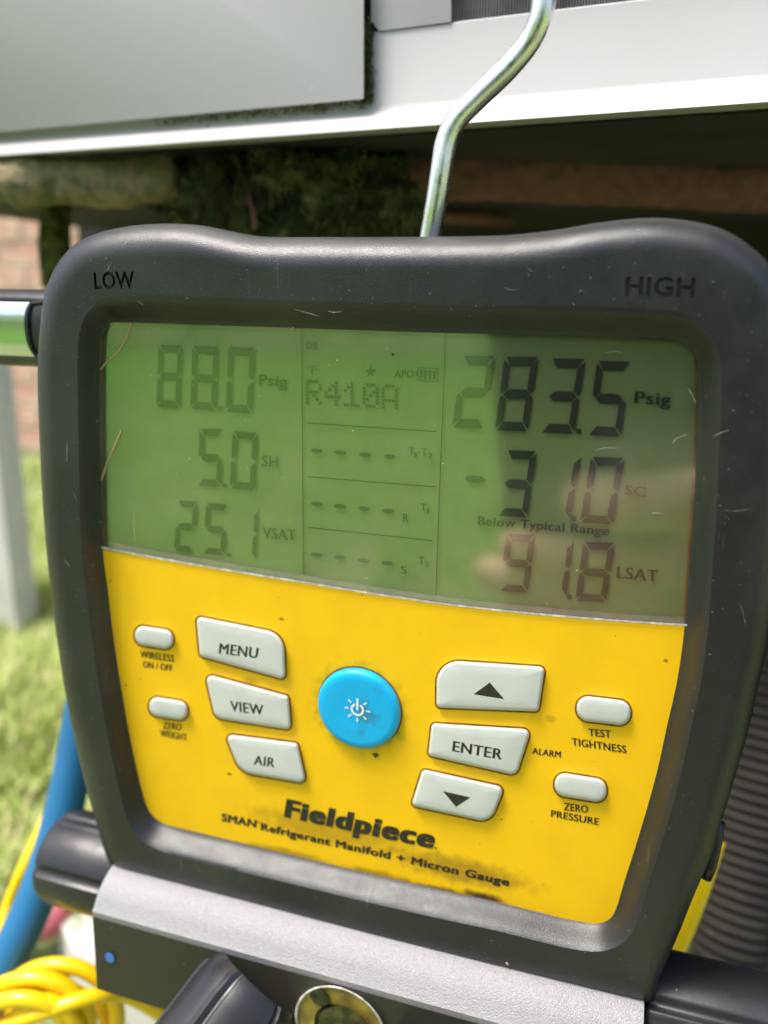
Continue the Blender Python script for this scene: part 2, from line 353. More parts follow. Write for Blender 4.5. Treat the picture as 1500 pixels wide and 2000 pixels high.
# ---- grass: one mass
def blades(name, regs, n, hmin, hmax, mt, label, w=.0035, seedn=3):
    rnd = random.Random(seedn); vs, fs = [], []
    for _ in range(n):
        (x0, x1, y0, y1) = rnd.choice(regs)
        x, y = rnd.uniform(x0, x1), rnd.uniform(y0, y1)
        cl = noise.noise(Vector((x * 5, y * 5, 0)))
        if cl < -.35 and rnd.random() < .7: continue
        h = rnd.uniform(hmin, hmax) * (1 + cl * .8); a = rnd.uniform(0, 6.283); ln = rnd.uniform(.1, .9) * h
        dx, dy = math.cos(a), math.sin(a); px, py = -dy * w, dx * w
        b = len(vs); z = GZ
        vs += [(x - px, y - py, z), (x + px, y + py, z), (x + dx * ln * .4 + px * .8, y + dy * ln * .4 + py * .8, z + h * .6), (x + dx * ln * .4 - px * .8, y + dy * ln * .4 - py * .8, z + h * .6), (x + dx * ln, y + dy * ln, z + h * .92)]
        fs += [(b, b + 1, b + 2, b + 3), (b + 3, b + 2, b + 4)]
    o = link(name, mesh(vs, fs), mt, smooth=False, kind='stuff', label=label, cat='grass'); return o
blades('grass', [(-2.4, .3, .25, 2.0), (-1.4, -.1, .25, 1.3), (-1.1, -.1, .25, 1.0)], 42000, .02, .065, M['grass'], 'sunlit lawn grass on the ground left of and below the gauge')
blades('lawn_grass', [(-9, 4, -8, -1.2)], 60000, .04, .09, M['leaf'], 'open lawn behind the photographer mirrored in the screen', w=.008, seedn=5)

# ---- hedge on the viewer's side, mirrored green in the screen
rnd = random.Random(11); vs, fs = [], []
for _ in range(26000):
    t = rnd.uniform(-1, 1); x = -3 + t * 9; yy = -8.0 - .5 * noise.noise(Vector((x * .6, 0, 3))) + rnd.uniform(-.35, .35)
    z = GZ + rnd.uniform(0, 1) ** .8 * (2.7 + .5 * noise.noise(Vector((x * .7, 5, 0))))
    n_ = Vector((rnd.gauss(0, 1), rnd.gauss(.5, 1), rnd.gauss(.8, 1))).normalized(); u = n_.orthogonal().normalized(); v_ = n_.cross(u); s_ = rnd.uniform(.04, .09)
    p = Vector((x, yy, z)); b = len(vs); vs += [p - u * s_, p + v_ * s_ * .5, p + u * s_, p - v_ * s_ * .5]; fs.append((b, b + 1, b + 2, b + 3))
link('hedge', mesh(vs, fs), M['leaf'], smooth=False, kind='stuff', label='bright green hedge across the lawn mirrored in the screen', cat='hedge')

# ================================================================ OUTDOOR UNIT
unit = empty('outdoor_unit', A0 + Vector((0, 0, .1)), 'large grey metal outdoor air conditioner casing hanging over everything at the top', 'air conditioner')
def strip_profile(pts_off, pxl, pxr, nseg=1):
    """sheet running along the casing: pts_off = list of (y at x=750 pixel, off mm)"""
    prof = [(A(750, y, off)) for y, off in pts_off]
    loopL, loopR = [], []
    for p_, (y, off) in zip(prof, pts_off):
        # slide along DA
        def slide(px):
            # find t so that p_+DA*t is seen at column px
            lo, hi = -1.5, 1.5
            for _ in range(50):
                m_ = (lo + hi) / 2; q = (p_ + DA * m_) - CAM
                xx = 750 + 1500 * q.dot(cr) / q.dot(cf)
                if xx < px: lo = m_
                else: hi = m_
            return p_ + DA * lo
        loopL.append(slide(pxl)); loopR.append(slide(pxr))
    return loopL, loopR
# base rail with flared lip
L, Rr = strip_profile([(61, -12), (59, -1.5), (62, 0), (205, 0), (214, .6), (222, 2.5), (232, 7), (246, 11.5), (251, 12), (254, 11.4), (256, 9), (262, -12)], -500, 2100)
me = loft([L, Rr], True, True); sharp(me, 50); link('base_rail', me, M['rail'], unit)
# side cover panel, proud of the rail
def prism_from(pts, off_front, off_back, rad=6, bev=1.2):
    o = rounded([(x, y, rad) for x, y in pts], 4); i_ = inset(o, bev)
    lp = [[A(q.x, q.y, off_back) for q in o], [A(q.x, q.y, off_front - 1.0) for q in o], [A(q.x, q.y, off_front) for q in i_]]
    return loft(lp, True, True)
me = prism_from([(-600, -700), (712, -700), (711, 194), (-600, 313)], 5.5, -6); sharp(me, 50); link('side_panel', me, M['casing'], unit)
# corner post: small darker panel top middle
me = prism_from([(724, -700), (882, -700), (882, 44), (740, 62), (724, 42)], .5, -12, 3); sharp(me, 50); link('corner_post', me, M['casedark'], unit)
# dark sheet behind the seam
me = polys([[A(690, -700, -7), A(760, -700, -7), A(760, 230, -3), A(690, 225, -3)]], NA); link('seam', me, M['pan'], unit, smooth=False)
# coil fins
bm = bmesh.new()
fo = A(882, 40, -8)
for i in range(95):
    px = 884 + i * 5.6
    p = A(px, 20, -6); bz = A(px, 60, -6).z
    box(bm, (-.00022, 0, bz - p.z - .012), (.00022, .012, .10), Matrix.Rotation(R(18), 3, 'Z'), p)
link('coil_fins', bm_mesh(bm), M['fin'], unit, smooth=False, kind='stuff')
for k in range(3):
    a, b = A(882, 34 - k * 30, -11), A(1500, -40 - k * 32, -11)
    link('coil_tube', tube([a, b], .0022, 8), M['rust'], unit)
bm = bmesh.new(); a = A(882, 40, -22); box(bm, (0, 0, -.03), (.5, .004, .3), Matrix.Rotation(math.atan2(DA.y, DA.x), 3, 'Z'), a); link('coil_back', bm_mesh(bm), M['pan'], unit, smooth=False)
# body / underside pan
bp = A(750, 262, -12); rz = Matrix.Rotation(math.atan2(DA.y, DA.x), 3, 'Z')
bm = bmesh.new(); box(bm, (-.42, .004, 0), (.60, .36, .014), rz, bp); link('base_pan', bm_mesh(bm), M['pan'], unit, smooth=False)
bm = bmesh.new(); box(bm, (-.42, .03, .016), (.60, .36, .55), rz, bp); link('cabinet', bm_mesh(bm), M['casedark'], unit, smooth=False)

# moss grown in the seam
rnd = random.Random(4)
def tufts(name, pts, mt, label, s=.0012, parent=None, kind='stuff', cat='moss', n=3):
    vs, fs = [], []
    for p_, k in pts:
        for _ in range(n):
            d = Vector((rnd.gauss(0, 1), rnd.gauss(-.3, 1), rnd.gauss(0, 1))).normalized(); u = d.orthogonal().normalized(); q = p_ + Vector((rnd.gauss(0, s), rnd.gauss(0, s), rnd.gauss(0, s)))
            b = len(vs); ss = s * k; vs += [q - u * ss * .5, q + u * ss * .5, q + d * ss * 2.2]; fs.append((b, b + 1, b + 2))
    return link(name, mesh(vs, fs), mt, smooth=False, kind=kind, label=label, cat=cat)
pts = [(A(716 + rnd.uniform(-4, 4), rnd.uniform(45, 195), 1.0), rnd.uniform(.5, 1.1)) for _ in range(420)]
pts += [(A(x, 200 + (712 - x) * .0925 + rnd.uniform(-1, 4), 1.0), rnd.uniform(.3, .8)) for x in [rnd.uniform(300, 712) for _ in range(260)]]
tufts('seam_moss', pts, M['moss'], 'crumbly brown green moss packed in the seam beside the side panel', .0009)

# ---- things under the unit
def rough_tube(path, r, amp, sc, seg=14):
    me = tube(path, r, seg)
    for v in me.vertices:
        v.co += Vector(noise.noise_vector(v.co * sc)) * amp
    return me
pipe = link('rusty_pipe', rough_tube(catmull([W(780, 322, .35), W(860, 324, .35), W(1100, 331, .352), W(1300, 341, .355), W(1620, 356, .36)], 30), .0146, .0010, 160, 40), M['rust'], label='thick rusty brown pipe running under the unit at the right', cat='pipe')
bm = bmesh.new(); a, b = W(-260, 360, .345), W(352, 352, .33)
u = (b - a).normalized(); rot = Matrix((u, u.cross(Vector((0, 0, 1))) * -1, Vector((0, 0, 1)))).transposed()
n_ = 120
loops = []
for i in range(n_ + 1):
    p_ = a + (b - a) * i / n_
    pr = [(-.5, -.5), (-.5, .5), (.5, .5), (.5, -.5)]; l = []
    for t in range(40):
        an = 2 * math.pi * t / 40; cx, cz = math.cos(an), math.sin(an); sc = 1 / max(abs(cx), abs(cz)) ** .8
        off = (Vector((0, 1, 0)) * cx + Vector((0, 0, 1)) * cz) * .0100
        off *= 1 + .22 * noise.fractal((p_ + off) * 90, 1, 2, 4) - (.5 * (i - 112) / 8 if i > 112 else 0)
        l.append(p_ + off)
    loops.append(l)
link('lichen_covered_pipe', loft(loops, True, True), M['timber'], label='rough tan pipe crusted with lichen running under the unit at the left', cat='pipe')
# mossy upright below the bearer
a = W(112, 392, .45); path = [a + Vector((0, 0, -.02 * k * .75)) for k in range(7)]
def rough_tube(path, r, amp, sc, seg=14):
    me = tube(path, r, seg)
    for v in me.vertices:
        v.co += Vector(noise.noise_vector(v.co * sc)) * amp
    return me
link('mossy_stub', rough_tube([W(110, 385, .45), W(108, 430, .45), W(106, 480, .45), W(110, 530, .45), W(112, 560, .45)], .0085, .003, 120), M['mossdark'], label='dark mossy upright stub left of the gauge top corner', cat='post')
link('moss_stick', tube([W(103, 540, .46), W(108, 640, .46)], .004, 8), M['moss'], label='thin yellow green stick just above the black side grip', cat='stick')
# big hanging moss mass
bm = bmesh.new(); bmesh.ops.create_icosphere(bm, subdivisions=5, radius=1)
ctr = W(560, 376, .345)
for v in bm.verts:
    d = v.co.copy(); s = Vector((.052, .022, .023)); p_ = Vector((d.x * s.x, d.y * s.y, d.z * s.z))
    p_ *= 1 + .5 * noise.fractal(d * 2.8, .9, 2.2, 5)
    v.co = ctr + p_
me = bm_mesh(bm); mp = [(v.co.copy(), rnd.uniform(.6, 1.6)) for v in me.vertices if v.co.y < ctr.y]
root = link('moss_clump', me, M['mossdark'], label='dark shaggy moss clump hanging under the unit behind the gauge top', cat='moss', kind='stuff')
rnd = random.Random(9); vs, fs = [], []
for p_, k in mp:
    for _ in range(5):
        d = Vector((rnd.gauss(.2, .5), rnd.gauss(-.4, .5), rnd.gauss(-1, .5))).normalized(); u = d.orthogonal().normalized(); q = p_ + Vector((rnd.gauss(0, .002), rnd.gauss(0, .001), rnd.gauss(0, .002)))
        b = len(vs); w_ = .00045; L_ = rnd.uniform(.003, .009); vs += [q - u * w_, q + u * w_, q + d * L_]; fs.append((b, b + 1, b + 2))
link('moss_fibres', mesh(vs, fs), M['mossdark'], smooth=False, kind='stuff', label='fine drooping moss fibres covering the dark clump', cat='moss')
link('rust_bar', tube([W(850, 418, .5), W(1000, 430, .5)], .005, 10), M['rustred'], label='thin red brown rod just above the gauge beside the hook', cat='rod')
def clump(c, sx, sy, sz, label, mt='mossdark', seed=0):
    bm = bmesh.new(); bmesh.ops.create_icosphere(bm, subdivisions=4, radius=1)
    for v in bm.verts:
        d = v.co.copy(); v.co = c + Vector((d.x * sx, d.y * sy, d.z * sz)) * (1 + .6 * noise.fractal(d * 2.6 + Vector((seed, 0, 0)), .9, 2.2, 5))
    me = bm_mesh(bm); pp = [(v.co.copy(), 1) for v in me.vertices]
    link('moss_patch', me, M[mt], kind='stuff', label=label, cat='moss')
    vs, fs = [], []
    for p_, k in pp:
        for _ in range(3):
            d = Vector((rnd.gauss(0, .7), rnd.gauss(-.4, .5), rnd.gauss(-.3, .8))).normalized(); u = d.orthogonal().normalized(); b = len(vs); L_ = rnd.uniform(.0015, .005)
            vs += [p_ - u * .0003, p_ + u * .0003, p_ + d * L_]; fs.append((b, b + 1, b + 2))
    link('moss_fibres', mesh(vs, fs), M[mt], smooth=False, kind='stuff', label='short fibres on the ' + label, cat='moss')
clump(W(1440, 292, .335), .013, .006, .0065, 'mossy tuft growing on top of the rusty pipe at the far right', 'moss', 3)
clump(W(400, 385, .325), .009, .006, .010, 'round mossy lump where the lichen covered pipe ends', 'moss', 8)
link('olive_strut', rough_tube([W(1170, 262, .37), W(1250, 268, .372), W(1330, 262, .374), W(1420, 248, .376)], .006, .001, 200, 16), M['timber'], label='short olive strut directly above the rusty pipe', cat='strut')
for k, (x0, y0, x1, y1, dz, rr) in enumerate(((620, 300, 700, 455, .33, .0012), (455, 300, 500, 450, .325, .0010))):
    link('twig', rough_tube(catmull([W(x0, y0, dz), W((x0 + x1) / 2 + 8, (y0 + y1) / 2, dz), W(x1, y1, dz + .005)], 6), rr, .0008, 300, 8), M['rust'],
         label=('thin twig hanging through the moss nearest the hook', 'thin twig hanging at the left end of the moss clump')[k], cat='twig')
# pale conduit fittings at the right
def bumpy_pipe(path_pts, r, rib, n=10):
    path = catmull(path_pts, 40); tot = 0; ds = [0]
    for i in range(1, len(path)): tot += (path[i] - path[i - 1]).length; ds.append(tot)
    m_ = int(tot / rib * 8); pp, rr = [], []
    for k in range(m_ + 1):
        s_ = tot * k / m_; i = 1
        while i < len(ds) - 1 and ds[i] < s_: i += 1
        t = (s_ - ds[i - 1]) / max(ds[i] - ds[i - 1], 1e-9); pp.append(path[i - 1].lerp(path[i], t)); rr.append(r * (1 + .075 * math.cos(2 * math.pi * s_ / rib)))
    return tube(pp, r, 32, True, lambda i: rr[i])
link('corrugated_conduit', bumpy_pipe([W(1545, 1000, .36), W(1530, 1150, .36), W(1498, 1350, .355), W(1462, 1600, .35), W(1425, 1850, .345), W(1400, 2080, .345)], .0150, .0047), M['conduit'], label='dusty grey corrugated conduit rising behind the right side of the gauge', cat='conduit')
link('red_brown_pipe', tube(catmull([W(1530, 1500, .37), W(1512, 1700, .37), W(1498, 1850, .37), W(1490, 2000, .37)], 6), .0075, 16), M['rustred'], label='smooth red brown pipe right of the corrugated conduit', cat='pipe')

# ================================================================ HOSES
bl = catmull([W(205, 1180, .37), W(172, 1340, .36), W(143, 1500, .355), W(110, 1640, .35), W(74, 1745, .345), W(28, 1850, .34), W(-40, 1985, .335), W(-120, 2140, .33)], 8)
link('blue_hose', tube(bl, .0086, 28), M['hoseblue'], label='thick blue hose slanting down behind the left knob', cat='hose')
yl = catmull([W(150, 1500, .40), W(105, 1575, .39), W(75, 1635, .385), (W(45, 1700, .38)), W(20, 1760, .38), W(2, 1825, .375), W(-12, 1900, .37), W(-10, 2010, .37), W(60, 2090, .37)], 8)
link('yellow_hose', tube(yl, .0032, 20), M['hoseyellow'], label='single yellow hose bowing left of the blue hose', cat='hose')
# coil: a continuous winding
coil = []
rnd = random.Random(21)
ring = [(112, 1990, 118, 106, .335), (62, 1998, 112, 88, .322), (40, 2024, 96, 74, .316), (128, 2040, 92, 104, .350), (86, 2052, 74, 96, .318), (30, 1982, 128, 66, .345), (150, 2010, 72, 120, .362)]
for cx, cy, rx, ry, dz in ring:
    for k in range(20):
        a = 2 * math.pi * k / 20 - math.pi * .9
        coil.append(W(cx + rx * math.cos(a), cy + ry * math.sin(a), dz + .008 * math.sin(a)))
link('yellow_hose_coil', tube(catmull(coil, 4), .0032, 20), M['hoseyellow'], label='loops of coiled yellow hose at the bottom left corner', cat='hose')
link('yellow_hose', tube(catmull([W(-60, 2035, .312), W(20, 2000, .31), W(110, 1968, .31), W(190, 1945, .315), W(250, 1945, .325), W(330, 1990, .335)], 8), .0031, 20), M['hoseyellow'], label='straight yellow hose crossing in front of the coil toward the manifold', cat='hose')
link('yellow_hose', tube(catmull([W(1400, 1640, .30), W(1375, 1720, .30), W(1345, 1800, .30), W(1310, 1880, .30), W(1280, 1960, .30)], 8), .0034, 20), M['hoseyellow'], label='short length of yellow hose between the gauge and the corrugated conduit', cat='hose')
g1, g2 = G(-30, 1875), G(128, 1845)
link('red_hose', tube(catmull([g1 + Vector((0, 0, .03)), G(60, 1878) + Vector((0, 0, .035)), G(115, 1868) + Vector((0, 0, .04)), g2 + Vector((0, .05, .05))], 6), .012, 12), M['hosered'], label='blurred red hose lying on the ground behind the blue hose', cat='hose')

# ================================================================ THE GAUGE
gauge = empty('manifold_gauge', F(740, 1130), 'black and yellow digital refrigerant manifold gauge hanging from a chrome hook', 'gauge')
def dense(pts, n=6): return catmull([Vector(p) for p in pts], n, True)
L3 = dense([(350, 437), (400, 441), (450, 451), (500, 460), (540, 463), (640, 463), (750, 463), (870, 462), (980, 460), (1047, 454), (1100, 447), (1164, 436), (1233, 428), (1287, 426), (1340, 431), (1393, 442), (1436, 461), (1473, 488), (1500, 514), (1518, 545), (1529, 590), (1533, 660),
            (1533, 780), (1531, 900), (1526, 1020), (1516, 1140), (1500, 1250), (1486, 1305), (1472, 1368), (1455, 1438), (1434, 1510), (1413, 1580), (1390, 1655), (1356, 1735), (1322, 1820), (1290, 1890), (1282, 1915), (1276, 1931), (1262, 1940), (1240, 1936),
            (1180, 1923), (1020, 1887), (844, 1846), (700, 1810), (467, 1746), (327, 1708), (250, 1687), (232, 1680), (224, 1670), (214, 1645), (200, 1596), (180, 1524), (160, 1440), (140, 1340), (126, 1248), (116, 1172), (107, 1090), (101, 1020), (96, 940), (92, 850),
            (89, 760), (90, 700), (94, 640), (101, 580), (112, 543), (132, 505), (160, 475), (200, 455), (250, 443), (300, 438)])
L0 = dense([(235, 631), (420, 637), (600, 643), (870, 652), (1100, 657), (1290, 663), (1320, 666), (1342, 678), (1356, 695), (1362, 720), (1362, 800), (1358, 900), (1353, 1000), (1346, 1100), (1338, 1215), (1324, 1321), (1303, 1417), (1281, 1516), (1250, 1625), (1220, 1720), (1205, 1770),
            (1196, 1789), (1183, 1800), (1164, 1804), (1140, 1801), (1090, 1791), (977, 1763), (830, 1731), (700, 1701), (550, 1665), (400, 1629), (345, 1616), (318, 1608), (300, 1595), (288, 1577), (275, 1535), (254, 1440), (234, 1325), (219, 1224), (211, 1153), (201, 1075), (197, 950), (194, 800), (193, 700), (195, 665), (202, 645), (215, 634)])
CEN = Vector((740, 1130))
def resample_arc(loop, n):
    m = len(loop); L_ = [0]
    for i in range(m): L_.append(L_[-1] + (loop[(i + 1) % m] - loop[i]).length)
    out = []; j = 0
    for k in range(n):
        s_ = L_[-1] * k / n
        while L_[j + 1] < s_: j += 1
        out.append(loop[j].lerp(loop[(j + 1) % m], (s_ - L_[j]) / (L_[j + 1] - L_[j] + 1e-9)))
    return out
def hit(loop, d):
    m = len(loop); best = None
    for i in range(m):
        a, b = loop[i] - CEN, loop[(i + 1) % m] - CEN; e = b - a
        den = d.x * e.y - d.y * e.x
        if abs(den) < 1e-9: continue
        t = (a.x * e.y - a.y * e.x) / den; s_ = (a.x * d.y - a.y * d.x) / den
        if t > 0 and -1e-6 <= s_ <= 1 + 1e-6: best = t if best is None else max(best, t)
    return CEN + d * best
NH = 420
l3 = resample_arc(L3, NH)
l0 = [hit(L0, (p_ - CEN).normalized()) for p_ in l3]
def offs(loop, wl, wr_, wt, wb, sign, sm=10):
    m = len(loop); nn = []
    for i in range(m):
        t = (loop[(i + 1) % m] - loop[i - 1]); t.normalize(); n = Vector((t.y, -t.x))
        if n.dot(loop[i] - CEN) < 0: n = -n
        nn.append(n)
    out = []
    for i in range(m):
        n = sum((nn[(i + k) % m] for k in range(-sm, sm + 1)), Vector((0, 0))).normalized()
        wd = (wl if n.x < 0 else wr_) * n.x ** 2 + (wt if n.y < 0 else wb) * n.y ** 2
        out.append(loop[i] + n * wd * sign)
    return out
l1 = offs(l0, 42, 46, 50, 56, 1, 6)
l2 = offs(l3, 13, 38, 58, 12, -1, 10)
OC, OB = 7.5, -3.0
P0 = [F(q.x, q.y, 0) for q in l0]; P1 = [F(q.x, q.y, OC - .4) for q in l1]; P2 = [F(q.x, q.y, OC) for q in l2]; P3 = [F(q.x, q.y, OB) for q in l3]
loops = [[p_ + Vector((0, .004, 0)) for p_ in P0], P0]
for t in (.12, .25, .4, .55, .7, .85):                       # inner slope
    s_ = t * t * (3 - 2 * t) * .55 + t * .45
    loops.append([Vector((a.x + (b.x - a.x) * t, a.y + (b.y - a.y) * s_, a.z + (b.z - a.z) * t)) for a, b in zip(P0, P1)])
loops.append(P1)
for t in (.1, .9): loops.append([a.lerp(b, t) for a, b in zip(P1, P2)])
loops.append(P2)
for k in range(1, 10):
    t = math.pi / 2 * k / 9
    loops.append([Vector((a.x + (b.x - a.x) * math.sin(t), a.y + (b.y - a.y) * (1 - math.cos(t)), a.z + (b.z - a.z) * math.sin(t))) for a, b in zip(P2, P3)])
cw = sum(P3, Vector()) / NH
def back(p_, y, k): return Vector((cw.x + (p_.x - cw.x) * k, y, cw.z + (p_.z - cw.z) * k))
loops.append([back(p_, .012, .995) for p_ in P3]); loops.append([back(p_, .024, .985) for p_ in P3]); loops.append([back(p_, .029, .95) for p_ in P3])
me = loft(loops, False, True)
HOUS = link('housing', me, M['rubber'], gauge)

# ---- text helper: flat lettering between measured points
_cap = {}
def glyphs(s, bold):
    cu = bpy.data.curves.new('t', 'FONT'); cu.body = s; cu.size = 1; cu.resolution_u = 4; cu.offset = max(-bold, 0); cu.space_character = 1 + abs(bold) * 2.6
    o = bpy.data.objects.new('t', cu); C.objects.link(o); bpy.context.view_layer.update()
    me = bpy.data.meshes.new_from_object(o.evaluated_get(bpy.context.evaluated_depsgraph_get()))
    bpy.data.objects.remove(o); bpy.data.curves.remove(cu)
    if bold > .005:             # heavier weight: copies nudged sideways, each a hair above the last
        bm = bmesh.new(); k = 0
        cp = [(-1, 0), (0, 0), (1, 0)] if bold < .03 else [(-1, -.6), (-.5, .6), (0, -.6), (0, .6), (.5, -.6), (1, .6), (1, -.6), (-1, .6)]
        for dx, dy in cp:
            vs = [bm.verts.new((v.co.x + dx * bold * 1.25, v.co.y + dy * bold, k * 1.0)) for v in me.vertices]
            for p in me.polygons: bm.faces.new([vs[i] for i in p.vertices])
            k += 1
        bm.to_mesh(me); bm.free()
    return me
def lettering(name, s, p0, p1, pt, off, mt, parent, bold=.012, label=None, thick=0, surf=None):
    if bold not in _cap:
        e = glyphs('E', bold); zs = [v.co.y for v in e.vertices]; _cap[bold] = (min(zs), max(zs))
    c0, c1 = _cap[bold]
    me = glyphs(s, bold); xs = [v.co.x for v in me.vertices]; x0, x1 = min(xs), max(xs)
    a, b, t = F(*p0, off), F(*p1, off), F(*pt, off)
    ex, ey = (b - a), (t - a)
    if thick:
        bm = bmesh.new(); bm.from_mesh(me); r = bmesh.ops.extrude_face_region(bm, geom=bm.faces[:])
        for v in r['geom']:
            if isinstance(v, bmesh.types.BMVert): v.co.z = 1
        bm.to_mesh(me); bm.free()
    for v in me.vertices:
        q = a + ex * ((v.co.x - x0) / (x1 - x0)) + ey * ((v.co.y - c0) / (c1 - c0)); q.y -= v.co.z * (thick or .000006)
        v.co = q
    if (ex.cross(ey)).y > 0 and not thick: me.flip_normals()
    me.update(); return link(name, me, mt, parent, smooth=False, label=label)

# engraved LOW / HIGH: cut into the rubber
for s, p0, p1, pt in (('LOW', (189, 565), (267, 564), (187, 532)), ('HIGH', (1221, 577), (1355, 580), (1223, 541))):
    cut = lettering('cutter', s, p0, p1, pt, OC - 1.15, None, None, -.024, thick=.003)
    cme = cut.data
    bm = bmesh.new(); bm.from_mesh(cme); bmesh.ops.remove_doubles(bm, verts=bm.verts, dist=1e-6); bmesh.ops.recalc_face_normals(bm, faces=bm.faces); bm.to_mesh(cme); bm.free()
    md = HOUS.modifiers.new('b', 'BOOLEAN'); md.object = cut; md.solver = 'EXACT'; md.operation = 'DIFFERENCE'
    bpy.context.view_layer.update(); dg = bpy.context.evaluated_depsgraph_get()
    nm = bpy.data.meshes.new_from_object(HOUS.evaluated_get(dg)); HOUS.modifiers.clear(); HOUS.data = nm
    bpy.data.objects.remove(cut)
sharp(HOUS.data, 38)
if len(HOUS.data.materials) == 0: HOUS.data.materials.append(M['rubber'])
# ---- yellow overlay and display
arc = catmull([Vector(p_) for p_ in ((196, 1072), (320, 1095), (460, 1119), (591, 1140), (740, 1164), (880, 1184), (1000, 1197.5), (1127, 1209), (1240, 1217.5), (1342, 1224))], 8)
def arc_y(x):
    for a, b in zip(arc, arc[1:]):
        if a.x <= x <= b.x: return a.y + (b.y - a.y) * (x - a.x) / (b.x - a.x)
    return arc[0].y if x < arc[0].x else arc[-1].y
big = offs(l0, 4, 4, 4, 4, 1, 6)
low = [q for q in big if q.y > arc_y(q.x) + 3 and q.y > 1080]
low_i = sorted(range(len(big)), key=lambda i: i); 
def ordered(sel):      # rotate so that the kept run is contiguous
    keep = [sel(q) for q in big]; s_ = next(i for i in range(NH) if keep[i] and not keep[i - 1])
    out = []; i = s_
    while keep[i % NH] and len(out) < NH: out.append(big[i % NH]); i += 1
    return out
low = ordered(lambda q: q.y > 1076 and q.y > arc_y(q.x) + 1)     # clockwise on screen: right side, bottom, left side
outline = arc + low
bm = bmesh.new(); f = bm.faces.new([bm.verts.new(F(q.x, q.y, 0)) for q in outline]); r = bmesh.ops.extrude_face_region(bm, geom=[f])
for v in r['geom']:
    if isinstance(v, bmesh.types.BMVert): v.co.y += .0008
bmesh.ops.triangulate(bm, faces=bm.faces[:]); me = bm_mesh(bm); link('face_panel', me, M['yellow'], gauge, smooth=False)

disp = empty('display', F(780, 900, -3), '', ''); del disp['label'], disp['category']; disp.parent = gauge; disp.matrix_parent_inverse = Matrix.Translation(gauge.location).inverted()
upo = ordered(lambda q: q.y < arc_y(q.x) + 6)
lo2 = [q + Vector((0, 8)) for q in reversed(arc)]
OL = -1.6
def grow(q, k=1.04): return CEN + (q - CEN) * k
def part(name, me, mt, label=None, smooth=False): 
    o = link(name, me, mt, None, smooth=smooth, label=label); o.parent = disp; o.matrix_parent_inverse = Matrix.Translation(disp.location).inverted() ; return o
disp.location = F(780, 900, -3)
# the display empty's world location: undo parent offset
bpy.context.view_layer.update()
bm = bmesh.new(); f = bm.faces.new([bm.verts.new(F(q.x, q.y, OL - .5)) for q in [q + (q - Vector((780, 900))).normalized() * 8 for q in upo] + lo2]); bmesh.ops.triangulate(bm, faces=[f]); me = bm_mesh(bm); 
if me.polygons[0].normal.y > 0: me.flip_normals()
LCDB = part('screen_back', me, M['lcd'])
me = polys([[F(q.x, q.y, .15) for q in upo + [q + Vector((0, -2)) for q in reversed(arc)]]]); bm = bmesh.new(); bm.from_mesh(me); bmesh.ops.triangulate(bm, faces=bm.faces[:]); bm.to_mesh(me); bm.free()
part('cover_lens', me, M['lens'])
def band(y0, y1, o0, o1, n_=1):
    vs, fs = [], []
    for q in arc: vs += [F(q.x, q.y + y0, o0), F(q.x, q.y + y1, o1)]
    for i in range(len(arc) - 1): fs.append(orient(vs, [2 * i, 2 * i + 1, 2 * i + 3, 2 * i + 2], Vector((0, -1, 0))))
    return mesh(vs, fs)
part('lens_edge', band(-5, -1, .45, .5), M['lensedge'])
part('lens_side', band(-17, -5, -.9, .1), M['lensside'])
def side(ptsx, w0, mt, off=-.3):
    vs, fs = [], []
    for x, y in ptsx: vs += [F(x, y, off), F(x + w0, y, off)]
    for i in range(len(ptsx) - 1): fs.append(orient(vs, [2 * i, 2 * i + 1, 2 * i + 3, 2 * i + 2], Vector((0, -1, 0))))
    return mesh(vs, fs)
part('gasket', side([(194, 660), (193, 720), (194, 800), (196, 900), (198, 1000), (201, 1074)], 5, M['gasket']), M['gasket'])
part('gasket', side([(1357, 700), (1358, 800), (1354, 900), (1348, 1000), (1342, 1100), (1334, 1214)], 5, M['gasket']), M['gasket'])
part('lens_side', side([(200, 664), (199, 720), (200, 800), (202, 900), (204, 1000), (207, 1074)], 3, M['lensside'], -.5), M['lensside'])

SEG = {'0': 'abcdef', '1': 'bc', '2': 'abged', '3': 'abgcd', '4': 'fgbc', '5': 'afgcd', '6': 'afgedc', '7': 'abc', '8': 'abcdefg', '9': 'abcdfg'}
def digit(ch, BL, BR, TL):
    tx, ty, g = .225, .125, .018
    sh = {'a': [(.05, 1), (.95, 1), (1 - tx, 1 - ty), (tx, 1 - ty)], 'd': [(.05, 0), (.95, 0), (1 - tx, ty), (tx, ty)],
          'g': [(.10, .5), (tx, .5 + ty * .5), (.5, .5 + ty * .56), (1 - tx, .5 + ty * .5), (.90, .5), (1 - tx, .5 - ty * .5), (.5, .5 - ty * .56), (tx, .5 - ty * .5)],
          'b': [(1, 1 - .03), (1 - tx + .02, 1 - ty - .01), (1 - tx + .02, .5 + ty * .55), (.93, .515), (1, .55)],
          'c': [(1, .03), (1 - tx + .02, ty + .01), (1 - tx + .02, .5 - ty * .55), (.93, .485), (1, .45)]}
    sh['f'] = [(1 - x, y) for x, y in sh['b']]; sh['e'] = [(1 - x, y) for x, y in sh['c']]
    a, b, t = (F(*p_, OL) for p_ in (BL, BR, TL))
    return part('digit', polys([[a + (b - a) * x + (t - a) * y for x, y in sh[s_]] for s_ in SEG[ch]]), M['seg'])
def quad(px, py, hw, hh, off=OL, sl_=.07):
    return [F(px - hw, py - hh - hw * sl_, off), F(px + hw, py - hh + hw * sl_, off), F(px + hw, py + hh + hw * sl_, off), F(px - hw, py + hh - hw * sl_, off)]
